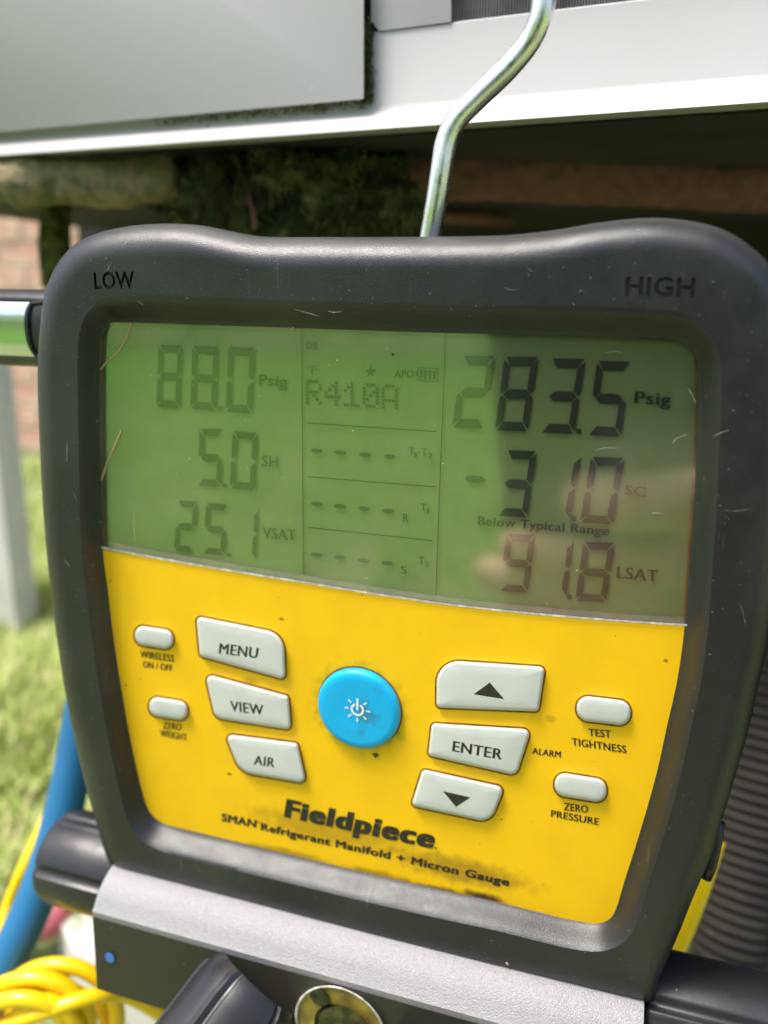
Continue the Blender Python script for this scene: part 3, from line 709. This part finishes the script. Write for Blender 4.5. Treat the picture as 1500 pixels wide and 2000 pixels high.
for ch, BL, BR, TL in (('8', (305, 795), (351, 798), (310, 672.5)), ('8', (371.5, 798.5), (422, 803), (376, 674.7)), ('0', (440.5, 803.5), (492, 807.8), (446, 677)),
                       ('5', (385.5, 949), (431, 951), (390, 836.7)), ('0', (448.5, 953.8), (497, 958.4), (454.5, 841.7)),
                       ('2', (339.7, 1076), (378, 1079.8), (347, 977)), ('5', (395.7, 1080.7), (438, 1085.4), (403, 981.8)), ('1', (460, 1087.7), (499, 1092.5), (465.7, 989.7)),
                       ('2', (883, 834.7), (945.6, 837), (903.6, 695.2)), ('8', (966, 840.8), (1031, 842.6), (985.7, 697)), ('3', (1055.7, 844.5), (1122, 847.3), (1076, 700.3)), ('5', (1147.6, 849.6), (1213, 853.4), (1166.3, 704.5)),
                       ('3', (971, 1007), (1029.6, 1010.7), (989, 879)), ('1', (1054, 1013), (1113, 1016.7), (1076, 887)), ('0', (1132.3, 1020), (1196.6, 1024.6), (1154.6, 891.7)),
                       ('9', (975, 1154.4), (1031, 1157.6), (989, 1042.4)), ('1', (1052, 1161), (1106, 1165.6), (1066, 1053.6)), ('8', (1123, 1173), (1183.6, 1176.8), (1139.7, 1058.2))):
    digit(ch, BL, BR, TL)
for px, py, s_ in ((430.6, 798.4, 4.5), (439.5, 948.7, 4), (448, 1084.5, 3.6), (1130.6, 843, 5), (1121, 1013, 5), (1112.6, 1165.6, 4.5)):
    part('decimal_point', polys([quad(px, py, s_, s_)]), M['seg'])
def dash(px, py, hw, hh):
    return [F(px + hw * x, py + hw * x * .08 + hh * y, OL) for x, y in ((-1, 0), (-.6, -.8), (0, -1), (.6, -.8), (1, 0), (.6, .8), (0, 1), (-.6, .8))]
for row in ([(618.6, 880.5), (665, 884), (712.5, 888), (761, 891.7)], [(618.6, 984.5), (664, 988.7), (711, 993.4), (758, 998)], [(618.6, 1084), (664, 1089), (709.6, 1094.7), (756, 1100)]):
    for px, py in row: part('dash', polys([dash(px, py, 12.5, 4.6)]), M['seg'])
part('minus_sign', polys([dash(928, 936, 21.5, 7.5)]), M['seg'])
def line(p0, p1, wd=1.1):
    a, b = Vector(p0), Vector(p1); n = (b - a).normalized(); n = Vector((-n.y, n.x)) * wd
    return [F(*(a + n), OL + .05), F(*(b + n), OL + .05), F(*(b - n), OL + .05), F(*(a - n), OL + .05)]
for p0, p1 in (((600, 826), (853, 843)), ((600, 931), (850, 951)), ((602, 1030), (845, 1056)), ((589, 643), (593, 1133)), ((870, 652), (851, 1166))):
    part('divider_line', polys([line(p0, p1)]), M['seg'])
def lcdtext(s, p0, p1, pt, mt='seg', bold=.022):
    o = lettering('lcd_text', s, p0, p1, pt, OL, M[mt], None, bold); o.parent = disp; o.matrix_parent_inverse = Matrix.Translation(disp.location).inverted()
for t in (('Psig', (505, 752), (561, 756), (506, 731)), ('SH', (510, 910), (543, 913), (511, 889)), ('VSAT', (514, 1051), (578, 1056), (513, 1030)),
          ('Psig', (1238, 787.6), (1310, 792), (1240, 764)), ('SC', (1219, 966), (1262, 971), (1220, 947), 'segfaint'), ('LSAT', (1204, 1128.7), (1285, 1136), (1205, 1107)), ('Below Typical Range', (933, 1024.6), (1189, 1045.6), (934, 1008)),
          ('DB', (598, 682), (621, 683), (598, 667), 'segfaint'), ('F', (608, 731), (619, 731), (608, 714), 'segfaint'), ('APO', (770, 737), (808, 738), (771, 723)),
          ('T', (798, 888), (810, 889), (798, 873)), ('-T', (816, 889), (834, 891), (816, 874)), ('1', (810, 893), (814, 893), (810, 883)), ('2', (836, 895), (844, 895.5), (836, 884)),
          ('T', (821, 998), (834, 999), (821, 983)), ('1', (834, 1003), (838, 1003), (834, 992)), ('T', (817, 1102), (829, 1103), (817, 1087)), ('2', (829.5, 1107), (837, 1107.5), (829.5, 1096)),
          ('R', (787, 1019), (798, 1020), (787, 1003)), ('S', (783, 1120), (794, 1121), (783, 1105))):
    lcdtext(*t)
# star, degree ring, battery
st = []
for k in range(10):
    a = math.pi * k / 5; r = 12 if k % 2 == 0 else 4.8; st.append(F(723.6 + r * math.sin(a), 726 - r * math.cos(a), OL))
ctr = F(723.6, 726, OL)
part('star_symbol', polys([[ctr, st[(2 * k - 1) % 10], st[2 * k], st[2 * k + 1]] for k in range(5)]), M['seg'])
dg_ = []
for k in range(12):
    a0, a1 = 2 * math.pi * k / 12, 2 * math.pi * (k + 1) / 12
    dg_.append([F(602 + r * math.cos(a), 716 + r * math.sin(a), OL) for a, r in ((a0, 2.4), (a1, 2.4), (a1, 3.8), (a0, 3.8))])
part('degree_sign', polys(dg_), M['segfaint'])
bx = [line((816, 718), (855, 720), .9), line((855, 720), (854, 745), .9), line((854, 745), (816, 743), .9), line((816, 743), (816, 718), .9), quad(813.5, 730, 1.6, 5)]
for k in range(4): bx.append(quad(822.5 + k * 8.6, 731 + k * .4, 2.6, 8.5))
part('battery_symbol', polys(bx), M['seg'])
FONT = {'R': ['11110', '10001', '10001', '11110', '10100', '10010', '10001'], '4': ['00010', '00110', '01010', '10010', '11111', '00010', '00010'], '1': ['00100', '01100', '10100', '00100', '00100', '00100', '11111'],
        '0': ['01110', '10001', '10011', '10101', '11001', '10001', '01110'], 'A': ['01110', '10001', '10001', '10001', '11111', '10001', '10001']}
for k, ch in enumerate('R410A'):
    q = []
    for r_ in range(7):
        for c_ in range(5):
            if FONT[ch][r_][c_] == '1': q.append(quad(597 + 37 * k + c_ * 6.4 + 3, 742 + 2.4 * k + r_ * 7 + c_ * .4 + 2, 2.7, 3.0))
    part('dot_matrix_letter', polys(q), M['seg'])

# ---- keys
def key(poly, legend=None, h=1.9, mt='key'):
    o_ = rounded(poly, 8); g2_ = inset(o_, -4.2); 
    base = sum(o_, Vector((0, 0))) / len(o_)
    n = len(o_)
    lp = [[F(q.x, q.y, -.5) for q in inset(o_, -.6)], [F(q.x, q.y, h * .45) for q in o_], [F(q.x, q.y, h * .8) for q in inset(o_, 1.2)], [F(q.x, q.y, h * .95) for q in inset(o_, 3.2)], [F(q.x, q.y, h) for q in inset(o_, 6)]]
    cq = F(base.x, base.y, h)
    lp.append([p_.lerp(cq, .4) + Vector((0, -.00012, 0)) for p_ in lp[-1]])
    me = loft(lp, False, True)
    k_ = link('key', me, M[mt], gauge)
    # recessed gap: a shallow collar round the key
    lo_ = [[F(q.x, q.y, .06) for q in g2_], [F(q.x, q.y, .04) for q in inset(o_, -1)]]
    me = loft(lo_); s = link('key_gap', me, M['seat'], None); s.parent = k_; s.matrix_parent_inverse = Matrix.Translation(gauge.location).inverted() @ Matrix.Identity(4)
    s.matrix_parent_inverse = Matrix.Identity(4)
    return k_
def sub(name, me, mt, parent): 
    o = link(name, me, mt, None, smooth=False); o.parent = parent; return o
def legend(s, p0, p1, pt, k_, off=2.05, bold=.026):
    o = lettering('legend', s, p0, p1, pt, off, M['ink'], None, bold); o.parent = k_
k = key([(384, 1204, 8), (554, 1238, 42), (557, 1327, 8), (391, 1281, 10)]); legend('MENU', (427, 1276), (503, 1286), (429, 1256), k)
k = key([(401, 1316, 10), (563, 1360, 8), (568, 1425, 8), (421, 1402, 20)]); legend('VIEW', (450, 1388), (515, 1397), (449, 1368.5), k)
k = key([(440, 1434, 9), (581, 1452, 9), (598, 1530, 10), (470, 1508, 42)]); legend('AIR', (495, 1493), (536, 1499), (496.5, 1475), k)
k = key([(854, 1289, 42), (1064, 1303, 10), (1051, 1389, 8), (853, 1381, 8)]); sub('arrow', polys([[F(956.5, 1333, 2.05), F(984.7, 1365.5, 2.05), F(925, 1356, 2.05)]]), M['ink'], k)
k = key([(844, 1413, 8), (1037, 1425, 12), (1008, 1514, 14), (837, 1475, 8)]); legend('ENTER', (883, 1467), (980, 1484), (885, 1447), k)
k = key([(826, 1503, 8), (985, 1538, 12), (957, 1606, 28), (804, 1573, 8)]); sub('arrow', polys([[F(864.6, 1545, 2.05), F(919, 1557.5, 2.05), F(890.6, 1576, 2.05)]]), M['ink'], k)
def pill(cx, cy, hw, hh, s): key([(cx - hw, cy - hh - hw * s, hh * .98), (cx + hw, cy - hh + hw * s, hh * .98), (cx + hw, cy + hh + hw * s, hh * .98), (cx - hw, cy + hh - hw * s, hh * .98)])
pill(301, 1245, 37, 18.5, .15); pill(329, 1384, 37, 18.5, .16); pill(1179, 1388, 52, 24, .12); pill(1134, 1538, 50, 22.5, .16)
# power button
pc = F(700, 1385, 1.3); rb = (F(779, 1384, 1.3) - F(621, 1384, 1.3)).length / 2
def disc_loop(c, r, y, n=72): return [Vector((c.x + r * math.cos(2 * math.pi * k / n), y, c.z + r * math.sin(2 * math.pi * k / n))) for k in range(n)]
lp = [disc_loop(pc, rb * .99, .0005), disc_loop(pc, rb, -.0012), disc_loop(pc, rb * .975, -.0020), disc_loop(pc, rb * .92, -.0026), disc_loop(pc, rb * .8, -.0027), disc_loop(pc, rb * .5, -.0025), disc_loop(pc, rb * .1, -.0024)]
pb = link('power_button', loft(lp, False, True), M['blue'], gauge)
sub('key_gap', loft([disc_loop(pc, rb * 1.035, -.00008), disc_loop(pc, rb * .99, -.00004)]), M['seat'], pb)
ic = F(698, 1386, 2.75); u_ = .000147 * 1.08; qs = []
def icon_pt(x, y): return Vector((ic.x + x * u_, -.00275, ic.z + y * u_))
def ring_poly(r0, r1, a0, a1, n=28):
    for k in range(n):
        t0, t1 = a0 + (a1 - a0) * k / n, a0 + (a1 - a0) * (k + 1) / n
        qs.append([icon_pt(r * math.sin(t), r * math.cos(t)) for r, t in ((r0, t0), (r0, t1), (r1, t1), (r1, t0))])
ring_poly(9.5, 13.5, .45, 2 * math.pi - .45)
qs.append([icon_pt(-2, -1), icon_pt(2, -1), icon_pt(2, 24), icon_pt(-2, 24)])
for k in range(1, 8):
    a = math.pi / 4 * k; d = Vector((math.sin(a), math.cos(a))); n = Vector((d.y, -d.x)) * 1.5
    qs.append([icon_pt(*(d * 18 + n)), icon_pt(*(d * 26 + n)), icon_pt(*(d * 26 - n)), icon_pt(*(d * 18 - n))])
sub('power_symbol', polys(qs), M['white'], pb)

# ---- print on the overlay
TX = .12
for s, p0, p1, pt, bo in (('WIRELESS', (274, 1284), (340, 1293), (273.5, 1271), .024), ('ON / OFF', (279, 1303), (337, 1311), (279, 1291), .024), ('ZERO', (318, 1423), (354, 1427), (319, 1410), .024), ('WEIGHT', (313, 1438), (366, 1447), (312, 1425), .024),
                          ('TEST', (1150, 1437), (1194, 1441), (1149, 1423), .024), ('TIGHTNESS', (1117, 1455), (1224, 1471), (1116, 1441), .024), ('ZERO', (1101, 1582), (1149, 1588), (1101, 1568), .024), ('PRESSURE', (1076, 1595), (1170, 1612), (1076.5, 1582), .024),
                          ('ALARM', (1039, 1472), (1095, 1480), (1040, 1460), .024)):
    lettering('printed_words', s, p0, p1, pt, TX, M['ink'], gauge, bo)
lettering('printed_words', 'SMAN', (432, 1603), (500, 1617), (433, 1588), TX, M['brandink'], gauge, .034)
lettering('printed_words', 'TM', (501, 1607), (508, 1608.5), (501, 1603), TX, M['brandink'], gauge, .01)
lettering('printed_words', 'Refrigerant Manifold + Micron Gauge', (509, 1621), (994, 1731), (510, 1607), TX, M['brandink'], gauge, .034)
lettering('printed_brand_words', 'Fieldpiece', (554, 1595), (846, 1658), (560, 1560), TX, M['brandink'], gauge, .050)
lettering('printed_brand_words', '.', (848, 1657), (853, 1658), (848, 1640), TX, M['brandink'], gauge, .012)

# ---- hanging hook
hk = catmull([W(812, 640, .222), W(824, 540, .220), W(840, 462, .216), W(852, 395, .212), W(862, 330, .209), (W(872, 275, .207)), W(893, 232, .205), W(935, 188, .203), W(990, 135, .200), W(1032, 85, .197), W(1055, 40, .194), W(1063, -10, .192), W(1066, -80, .19), W(1060, -200, .19)], 10)
link('hanging_hook', tube(hk, .00300, 28), M['chrome'], gauge)

# ---- manifold block under the head
XL = F(229, 1678, 3).x; XR = F(1261, 1945, 8).x
prof_px = [(229, 1678), (222, 1688), (213, 1700), (204, 1716), (196, 1733), (189, 1752), (183, 1772), (180, 1780)]
prof = [PXp(x, y, XL) for x, y in prof_px]
fr = [PXp(x, y, XL) for x, y in ((180.5, 1786), (182, 1815), (185.5, 1875), (189.5, 1930), (192, 1937))]
# keep the profile physically tidy
print('profile', [(round(p.y * 1000, 1), round(p.z * 1000, 1)) for p in prof + fr], 'XL', XL, 'XR', XR)
upper = [(p.y, p.z) for p in prof]; lower = [(p.y, p.z) for p in fr]
y_b = upper[0][0] + .004
full = [(.03, upper[0][1] + .002), (y_b, upper[0][1] + .002)] + upper + [lower[0], lower[-2], (lower[-1][0] + .003, lower[-1][1]), (.03, lower[-1][1])]
def ext(pr, x0, x1): return loft([[Vector((x0, y, z)) for y, z in pr], [Vector((x0 + (x1 - x0) * .5, y, z)) for y, z in pr], [Vector((x1, y, z)) for y, z in pr]], True, True)
me = ext(full, XL, XR); sharp(me, 30)
blk = link('manifold_block', me, M['alu'], gauge)
# front face sheet of the block, downward-facing shade put into its dark colour, set 0.3 mm proud
fa, fb = lower[0], lower[-2]
y0_, z0_, y1_, z1_ = fa[0] - .0003, fa[1] - .0006, fb[0] - .0003, fb[1]
link('front_face', polys([[Vector((XL + .0002, y0_, z0_)), Vector((XR - .0002, y0_, z0_)), Vector((XR - .0002, y1_, z1_)), Vector((XL + .0002, y1_, z1_))]]), M['aludark'], blk, smooth=False).parent = blk
bpy.data.objects['front_face'].matrix_parent_inverse = Matrix.Identity(4)
def on_front(px, py, lift=.0006):
    r = ray(px, py); n = Vector((0, -(z0_ - z1_), (y0_ - y1_))).normalized()
    if n.y > 0: n = -n
    p_ = Vector((0, y0_, z0_)) + n * lift; t = (p_ - CAM).dot(n) / r.dot(n); return CAM + r * t, n
def front_disc(px, py, rad, lift, h=0, n=40):
    c, nn = on_front(px, py, lift); u = Vector((1, 0, 0)); v = nn.cross(u).normalized()
    return [c + nn * h + (u * math.cos(2 * math.pi * k / n) + v * math.sin(2 * math.pi * k / n)) * rad for k in range(n)], c, nn
d0, c_, n_ = front_disc(215, 1870, .00185, .0004); d1 = [p_ + n_ * .0003 for p_ in d0]
me = loft([d0, d1], False, True); o = link('blue_dot', me, M['bluedot'], gauge, smooth=False)

# sight glass
sg = None
lps = []
for rad, lf in ((.0156, .0002), (.0156, .0014), (.0152, .0019), (.0148, .0018), (.0146, .0010)): lps.append(front_disc(664, 2008, rad, lf)[0])
sg = link('sight_glass', loft(lps), M['lensedge'], gauge)
sub('amber_ring', loft([front_disc(664, 2008, .0147, .0011)[0], front_disc(664, 2008, .0088, .0007)[0]]), M['amber'], sg)
sub('glass_centre', loft([front_disc(672, 2012, .0092, .0008)[0], front_disc(672, 2012, .0086, .0022)[0], front_disc(672, 2012, .0050, .0030)[0]], False, True), M['ambdark'], sg)
sub('float', loft([front_disc(625, 1948, .0034, .0012)[0], front_disc(627, 1950, .0027, .0022)[0], front_disc(628, 1950, .0010, .0026)[0]], False, True), M['ambdark'], sg)

# knobs with long grips
def knob(p0, p1, r, ribs, phase=0, mt='black', gw=.16, depth=.07, seg=144, name='knob', roundend=.004):
    ax = (p1 - p0); L_ = ax.length; t = ax / L_; u = (Vector((0, 0, 1)) - t * t.z).normalized(); v = t.cross(u); loops = []
    st = [(0, .86), (roundend * .3, .95), (roundend, 1), (L_ - roundend, 1), (L_ - roundend * .3, .95), (L_, .86)]
    for s_, k_ in st:
        l = []
        for i in range(seg):
            a = 2 * math.pi * i / seg + phase; ph = ((a - 2 * phase) * ribs / (2 * math.pi)) % 1
            rr = 1.0
            if ph < gw: rr = 1 - depth * math.sin(math.pi * ph / gw) ** .5
            elif ph < gw + .10: rr = 1 + .02 * math.sin(math.pi * (ph - gw) / .10)
            l.append(p0 + t * s_ + (u * math.cos(a - phase + phase) + v * math.sin(a)) * r * rr * k_)
        loops.append(l)
    me = loft(loops, True, True); sharp(me, 32); return link(name, me, M[mt], gauge)
def cyl_at(px, py, depth): return W(px, py, depth)
kl = F(118, 1668, -8); 
knob(kl, Vector((kl.x + .035, kl.y, kl.z)), .0176, 5, phase=.55, name='valve_knob')
kr = Vector((XR + .0008, kl.y - .001, kl.z)); kr2 = Vector((XR + .052, kl.y - .001, kl.z))
knob(kr, kr2, .0176, 5, phase=.30, name='valve_knob')
# front selector knobs leaning out of the block
a = W(492, 1932, .256); dirv = (W(352, 2125, .243) - a).normalized()
knob(a - dirv * .003, a + dirv * .060, .0182, 6, phase=.35, roundend=.009, gw=.13, name='hose_port_knob')
a = W(850, 2050, .236); dirv = (W(790, 2300, .225) - a).normalized()
knob(a - dirv * .003, a + dirv * .045, .0135, 6, phase=.2, gw=.12, name='hose_port_knob')

# grip at the left with a polished insert
gy = .018; c0 = W(60, 641, .262); rg = .0128
prof = []
def sup(a, ry, rz_, e=.75):
    c_, s_ = math.cos(a), math.sin(a); return (abs(c_) ** e * math.copysign(1, c_) * ry, abs(s_) ** e * math.copysign(1, s_) * rz_)
loops = []
for x in (-.10, -.02, .02, .05):
    loops.append([Vector((c0.x + x, c0.y + sup(2 * math.pi * k / 64, .011, rg)[0], c0.z + sup(2 * math.pi * k / 64, .011, rg)[1])) for k in range(64)])
grip = link('side_grip', loft(loops, True, True), M['black'], gauge)
# insert: a curved polished plate inside a raised rim
def insert_pt(t, x, lift):
    a = math.pi + t; y, z = sup(a, .011 + lift, rg + lift); return Vector((x, c0.y + y, c0.z + z))
xr = W(71, 640, .252).x
tt = [-.60 + 1.20 * k / 24 for k in range(25)]
xs_ = [c0.x - .095, c0.x - .05] + [xr - .012 + .012 * k / 6 for k in range(7)]
vs, fs = [], []
for i, x in enumerate(xs_):
    for t in tt:
        xx = x - (0 if x < xr - .0121 else .0016 * (1 - (t / .60) ** 2) * ((x - (xr - .012)) / .012))
        vs.append(insert_pt(t * 1.0, xx, .0005))
for i in range(len(xs_) - 1):
    for k in range(24): fs.append(orient(vs, [i * 25 + k, i * 25 + k + 1, (i + 1) * 25 + k + 1, (i + 1) * 25 + k], Vector((0, -1, 0))))
sub('polished_insert', mesh(vs, fs), M['chromeplate'], grip); bpy.data.objects['polished_insert'].data.polygons.foreach_set('use_smooth', [True] * len(fs))
rim = [insert_pt(.70, c0.x - .095, .0003)] + [insert_pt(.70, xr, .0003)] + [insert_pt(.70 - 1.4 * k / 12, xr + .0012 - .0016 * (1 - ((.70 - 1.4 * k / 12) / .70) ** 2), .0003) for k in range(1, 12)] + [insert_pt(-.70, xr, .0003), insert_pt(-.70, c0.x - .095, .0003)]
sub('insert_rim', tube(catmull(rim, 3), .0007, 8), M['black'], grip)

# small latch on the right edge
me = tube([W(1404, 1605, .226), W(1397, 1650, .227), W(1388, 1690, .228), W(1378, 1714, .229)], .0018, 10); link('edge_latch', me, M['black'], gauge)

# raised straw-coloured streaks on the lens, crumbs on the ledge
def flat_streak(pts, wd, off, name, label):
    vs, fs = [], []; pp = catmull([Vector(p_) for p_ in pts], 6)
    for i, q in enumerate(pp):
        t = (pp[min(i + 1, len(pp) - 1)] - pp[max(i - 1, 0)]).normalized(); n = Vector((-t.y, t.x)) * wd * (1 - .6 * abs(i / len(pp) - .4))
        vs += [F(*(q + n), off), F(*(q), off + .25), F(*(q - n), off), F(*q, off - .02)]
    m_ = len(pp)
    for i in range(m_ - 1):
        for k in range(4): fs.append((i * 4 + k, i * 4 + (k + 1) % 4, (i + 1) * 4 + (k + 1) % 4, (i + 1) * 4 + k))
    bm = bmesh.new(); bv = [bm.verts.new(v) for v in vs]; [bm.faces.new([bv[j] for j in f]) for f in fs]
    link(name, bm_mesh(bm), M['straw'], label=label, cat='grass blade')
flat_streak([(256, 632), (246, 662), (228, 690), (208, 708), (196, 722)], 2.3, .3, 'lens_streak', 'curved straw-coloured streak across the top left corner of the screen')
flat_streak([(237, 841), (224, 872), (209, 905), (198, 938)], 2.6, .3, 'lens_streak', 'short straight straw-coloured streak at the left edge of the screen beside the 5.0')
def crumb(px, py, off, s, name='crumb', label='', mt='crumb'):
    bm = bmesh.new(); bmesh.ops.create_icosphere(bm, subdivisions=2, radius=s); c = F(px, py, off)
    for v in bm.verts: v.co = c + v.co * (1 + .5 * noise.noise(v.co * 2500))
    link(name, bm_mesh(bm), M[mt], label=label, cat='crumb')
crumb(991, 1881, 7, .00055, 'crumb', 'orange crumb on the grey ledge below the gauge corner')
crumb(573, 642, .3, .0005, 'crumb', 'tiny orange crumb at the top edge of the screen')
crumb(734, 1475, .2, .0007, 'grit', 'dark speck of grit just below the blue button', 'ambdark')
crumb(767, 692, .3, .0004, 'grit', 'dark speck of grit above the star on the screen', 'rustred')

# ---- scuffs and scratches where the photograph shows them
M['scuff'] = mat('pale scuff', (.22, .22, .20), .8, var=.8, vscale=900, var_col=(.05, .05, .05))
M['lensscratch'] = mat('pale scratch on lens', (.42, .42, .34), .6)
def scuff(pts, wd, off, mt, name):
    pp = catmull([Vector(p_) for p_ in pts], 6); vs, fs = [], []
    for i, q in enumerate(pp):
        t = (pp[min(i + 1, len(pp) - 1)] - pp[max(i - 1, 0)]).normalized(); n = Vector((-t.y, t.x)) * wd * math.sin(math.pi * (i + .3) / len(pp)) * (.7 + .6 * noise.noise(Vector((q.x * .2, q.y * .2, 0))))
        vs += [F(*(q + n), off), F(*(q - n), off)]
    for i in range(len(pp) - 1): fs.append(orient(vs, [2 * i, 2 * i + 1, 2 * i + 3, 2 * i + 2], Vector((0, -1, 0))))
    link(name, mesh(vs, fs), M[mt], gauge, smooth=False)
for pts_, wd in (([(1392, 853), (1408, 845), (1424, 840)], 1.6), ([(1413, 996), (1440, 998), (1472, 992)], .7), ([(208, 530), (213, 521), (217, 514)], .9), ([(575, 604), (600, 611), (626, 618)], .9), ([(640, 607), (652, 610), (668, 608)], 1.2),
                 ([(1030, 522), (1036, 528), (1043, 530)], .9), ([(124, 1092), (132, 1101), (137, 1110)], .8), ([(268, 585), (274, 592), (281, 597)], .6), ([(1445, 1180), (1452, 1200), (1456, 1222)], .7), ([(985, 562), (998, 566), (1012, 565)], .8), ([(130, 860), (131, 880), (130, 905)], .8), ([(140, 960), (146, 968), (150, 980)], .6)):
    scuff(pts_, wd, OC + .06, 'scuff', 'scuff')
for pts_, wd in (([(1313, 868), (1322, 856), (1345, 848)], .9), ([(1342, 755), (1352, 772), (1360, 790)], .9), ([(1270, 1001), (1281, 1002), (1292, 1003)], 1.0), ([(1162, 880), (1180, 875), (1206, 875)], .7), ([(263, 990), (262, 1030), (265, 1075)], .6), ([(1180, 690), (1200, 686), (1216, 690)], .5)):
    scuff(pts_, wd, .35, 'lensscratch', 'scratch')

# ================================================================ THE PHOTOGRAPHER (mirrored in the screen)
def K(x, y, z): return CAM + cr * x + cd * y + cf * z          # metres right / down / forward of the lens
ph = empty('phone', K(0, 0, -.008), 'dark phone in a black case held up to photograph the gauge, mirrored in the screen', 'phone')
o_ = rounded([(-76, -18, 10), (24, -18, 10), (24, 165, 10), (-76, 165, 10)], 6)
me = loft([[K(q.x / 1000, q.y / 1000, -.013) for q in o_], [K(q.x / 1000, q.y / 1000, -.0045) for q in o_], [K(q.x / 1000, q.y / 1000, -.004) for q in inset(o_, 1.2)]], True, True); sharp(me)
link('phone_body', me, M['case'], ph)

pts, edges, rad = [], [], []
def jn(p_, r, prev=None):
    pts.append(p_); rad.append(r)
    if prev is not None: edges.append((prev, len(pts) - 1))
    return len(pts) - 1
TX0, TZ0 = .16, -.50                        # torso centre: right of and behind the lens
def Wd(x, y, z): return CAM + Vector((x, y, z))
pel = jn(Wd(.20, -.72, -.42), .15); bel = jn(Wd(.19, -.66, -.25), .15, pel); che = jn(Wd(.17, -.60, -.05), .16, bel); shc = jn(Wd(.16, -.60, .07), .12, che); nk = jn(Wd(.15, -.57, .16), .055, shc); hd = jn(Wd(.14, -.55, .25), .09, nk); hd2 = jn(Wd(.14, -.55, .34), .085, hd)
for sx, elb, wri in ((-1, None, None),):
    s1 = jn(Wd(-.02, -.58, .05), .06, shc); e1 = jn(Wd(-.09, -.55, -.22), .045, s1); w1 = jn(Wd(.02, -.42, -.38), .032, e1); h1 = jn(Wd(.05, -.38, -.42), .03, w1)
    f_ = h1
    for dx in (-.03, -.01, .01, .03):
        a1 = jn(Wd(.05 + dx, -.35, -.45), .009, h1); jn(Wd(.05 + dx, -.33, -.48), .008, a1)
    jn(Wd(.0, -.36, -.43), .01, h1)
s2 = jn(Wd(.34, -.56, .05), .06, shc); e2 = jn(Wd(.33, -.40, -.20), .048, s2); w2 = jn(K(.085, .165, -.07), .030, e2); pm = jn(K(.052, .135, -.030), .027, w2)
for y, tipx, r in ((.099, -.030, .0165), (.138, -.072, .0135), (.161, -.090, .0130), (.182, -.070, .0115)):
    kn = jn(K(.046, y, -.006), r * 1.12, pm); a1 = jn(K(.022, y, .016), r * 1.05, kn); a2 = jn(K((.022 + tipx) / 2, y + .001, .018), r, a1); jn(K(tipx, y + .002, .014), r * .88, a2)
t1 = jn(K(.030, .125, -.038), .012, pm); t2 = jn(K(.010, .110, -.036), .011, t1); jn(K(-.010, .100, -.030), .010, t2)
lg = []
for dx in (-.10, .10):
    h_ = jn(Wd(.20 + dx, -.72, -.46), .10, pel); kn = jn(Wd(.20 + dx * 1.4, -.36 if dx > 0 else -.95, -.40 if dx > 0 else -.50), .065, h_); jn(Wd(.20 + dx * 1.4, -.50 if dx > 0 else -.75, -.52 + .02), .045, kn)
me = bpy.data.meshes.new('person'); me.from_pydata([tuple(p_) for p_ in pts], edges, []); me.update()
per = bpy.data.objects.new('person', me); C.objects.link(per)
md = per.modifiers.new('s', 'SKIN'); sv = me.skin_vertices[0].data
for i, r in enumerate(rad): sv[i].radius = (r, r)
sv[0].use_root = True
md2 = per.modifiers.new('u', 'SUBSURF'); md2.levels = 2; md2.render_levels = 2
bpy.context.view_layer.update(); nm = bpy.data.meshes.new_from_object(per.evaluated_get(bpy.context.evaluated_depsgraph_get()))
bpy.data.objects.remove(per)
nm.materials.clear(); nm.materials.append(M['jacket']); nm.materials.append(M['skin'])
hand_c = K(.0, .13, 0)
for pl in nm.polygons:
    c = pl.center
    if (c - hand_c).length < .105 or (c - Wd(.04, -.37, -.44)).length < .09 or (c - Wd(.14, -.55, .29)).length < .15: pl.material_index = 1
person = link('person', nm, None, label='photographer in a dark jacket crouching and holding the phone, mirrored in the screen', cat='person')

for m in bpy.data.materials: m.cycles.use_bump_map_correction = True if hasattr(m.cycles, 'use_bump_map_correction') else True
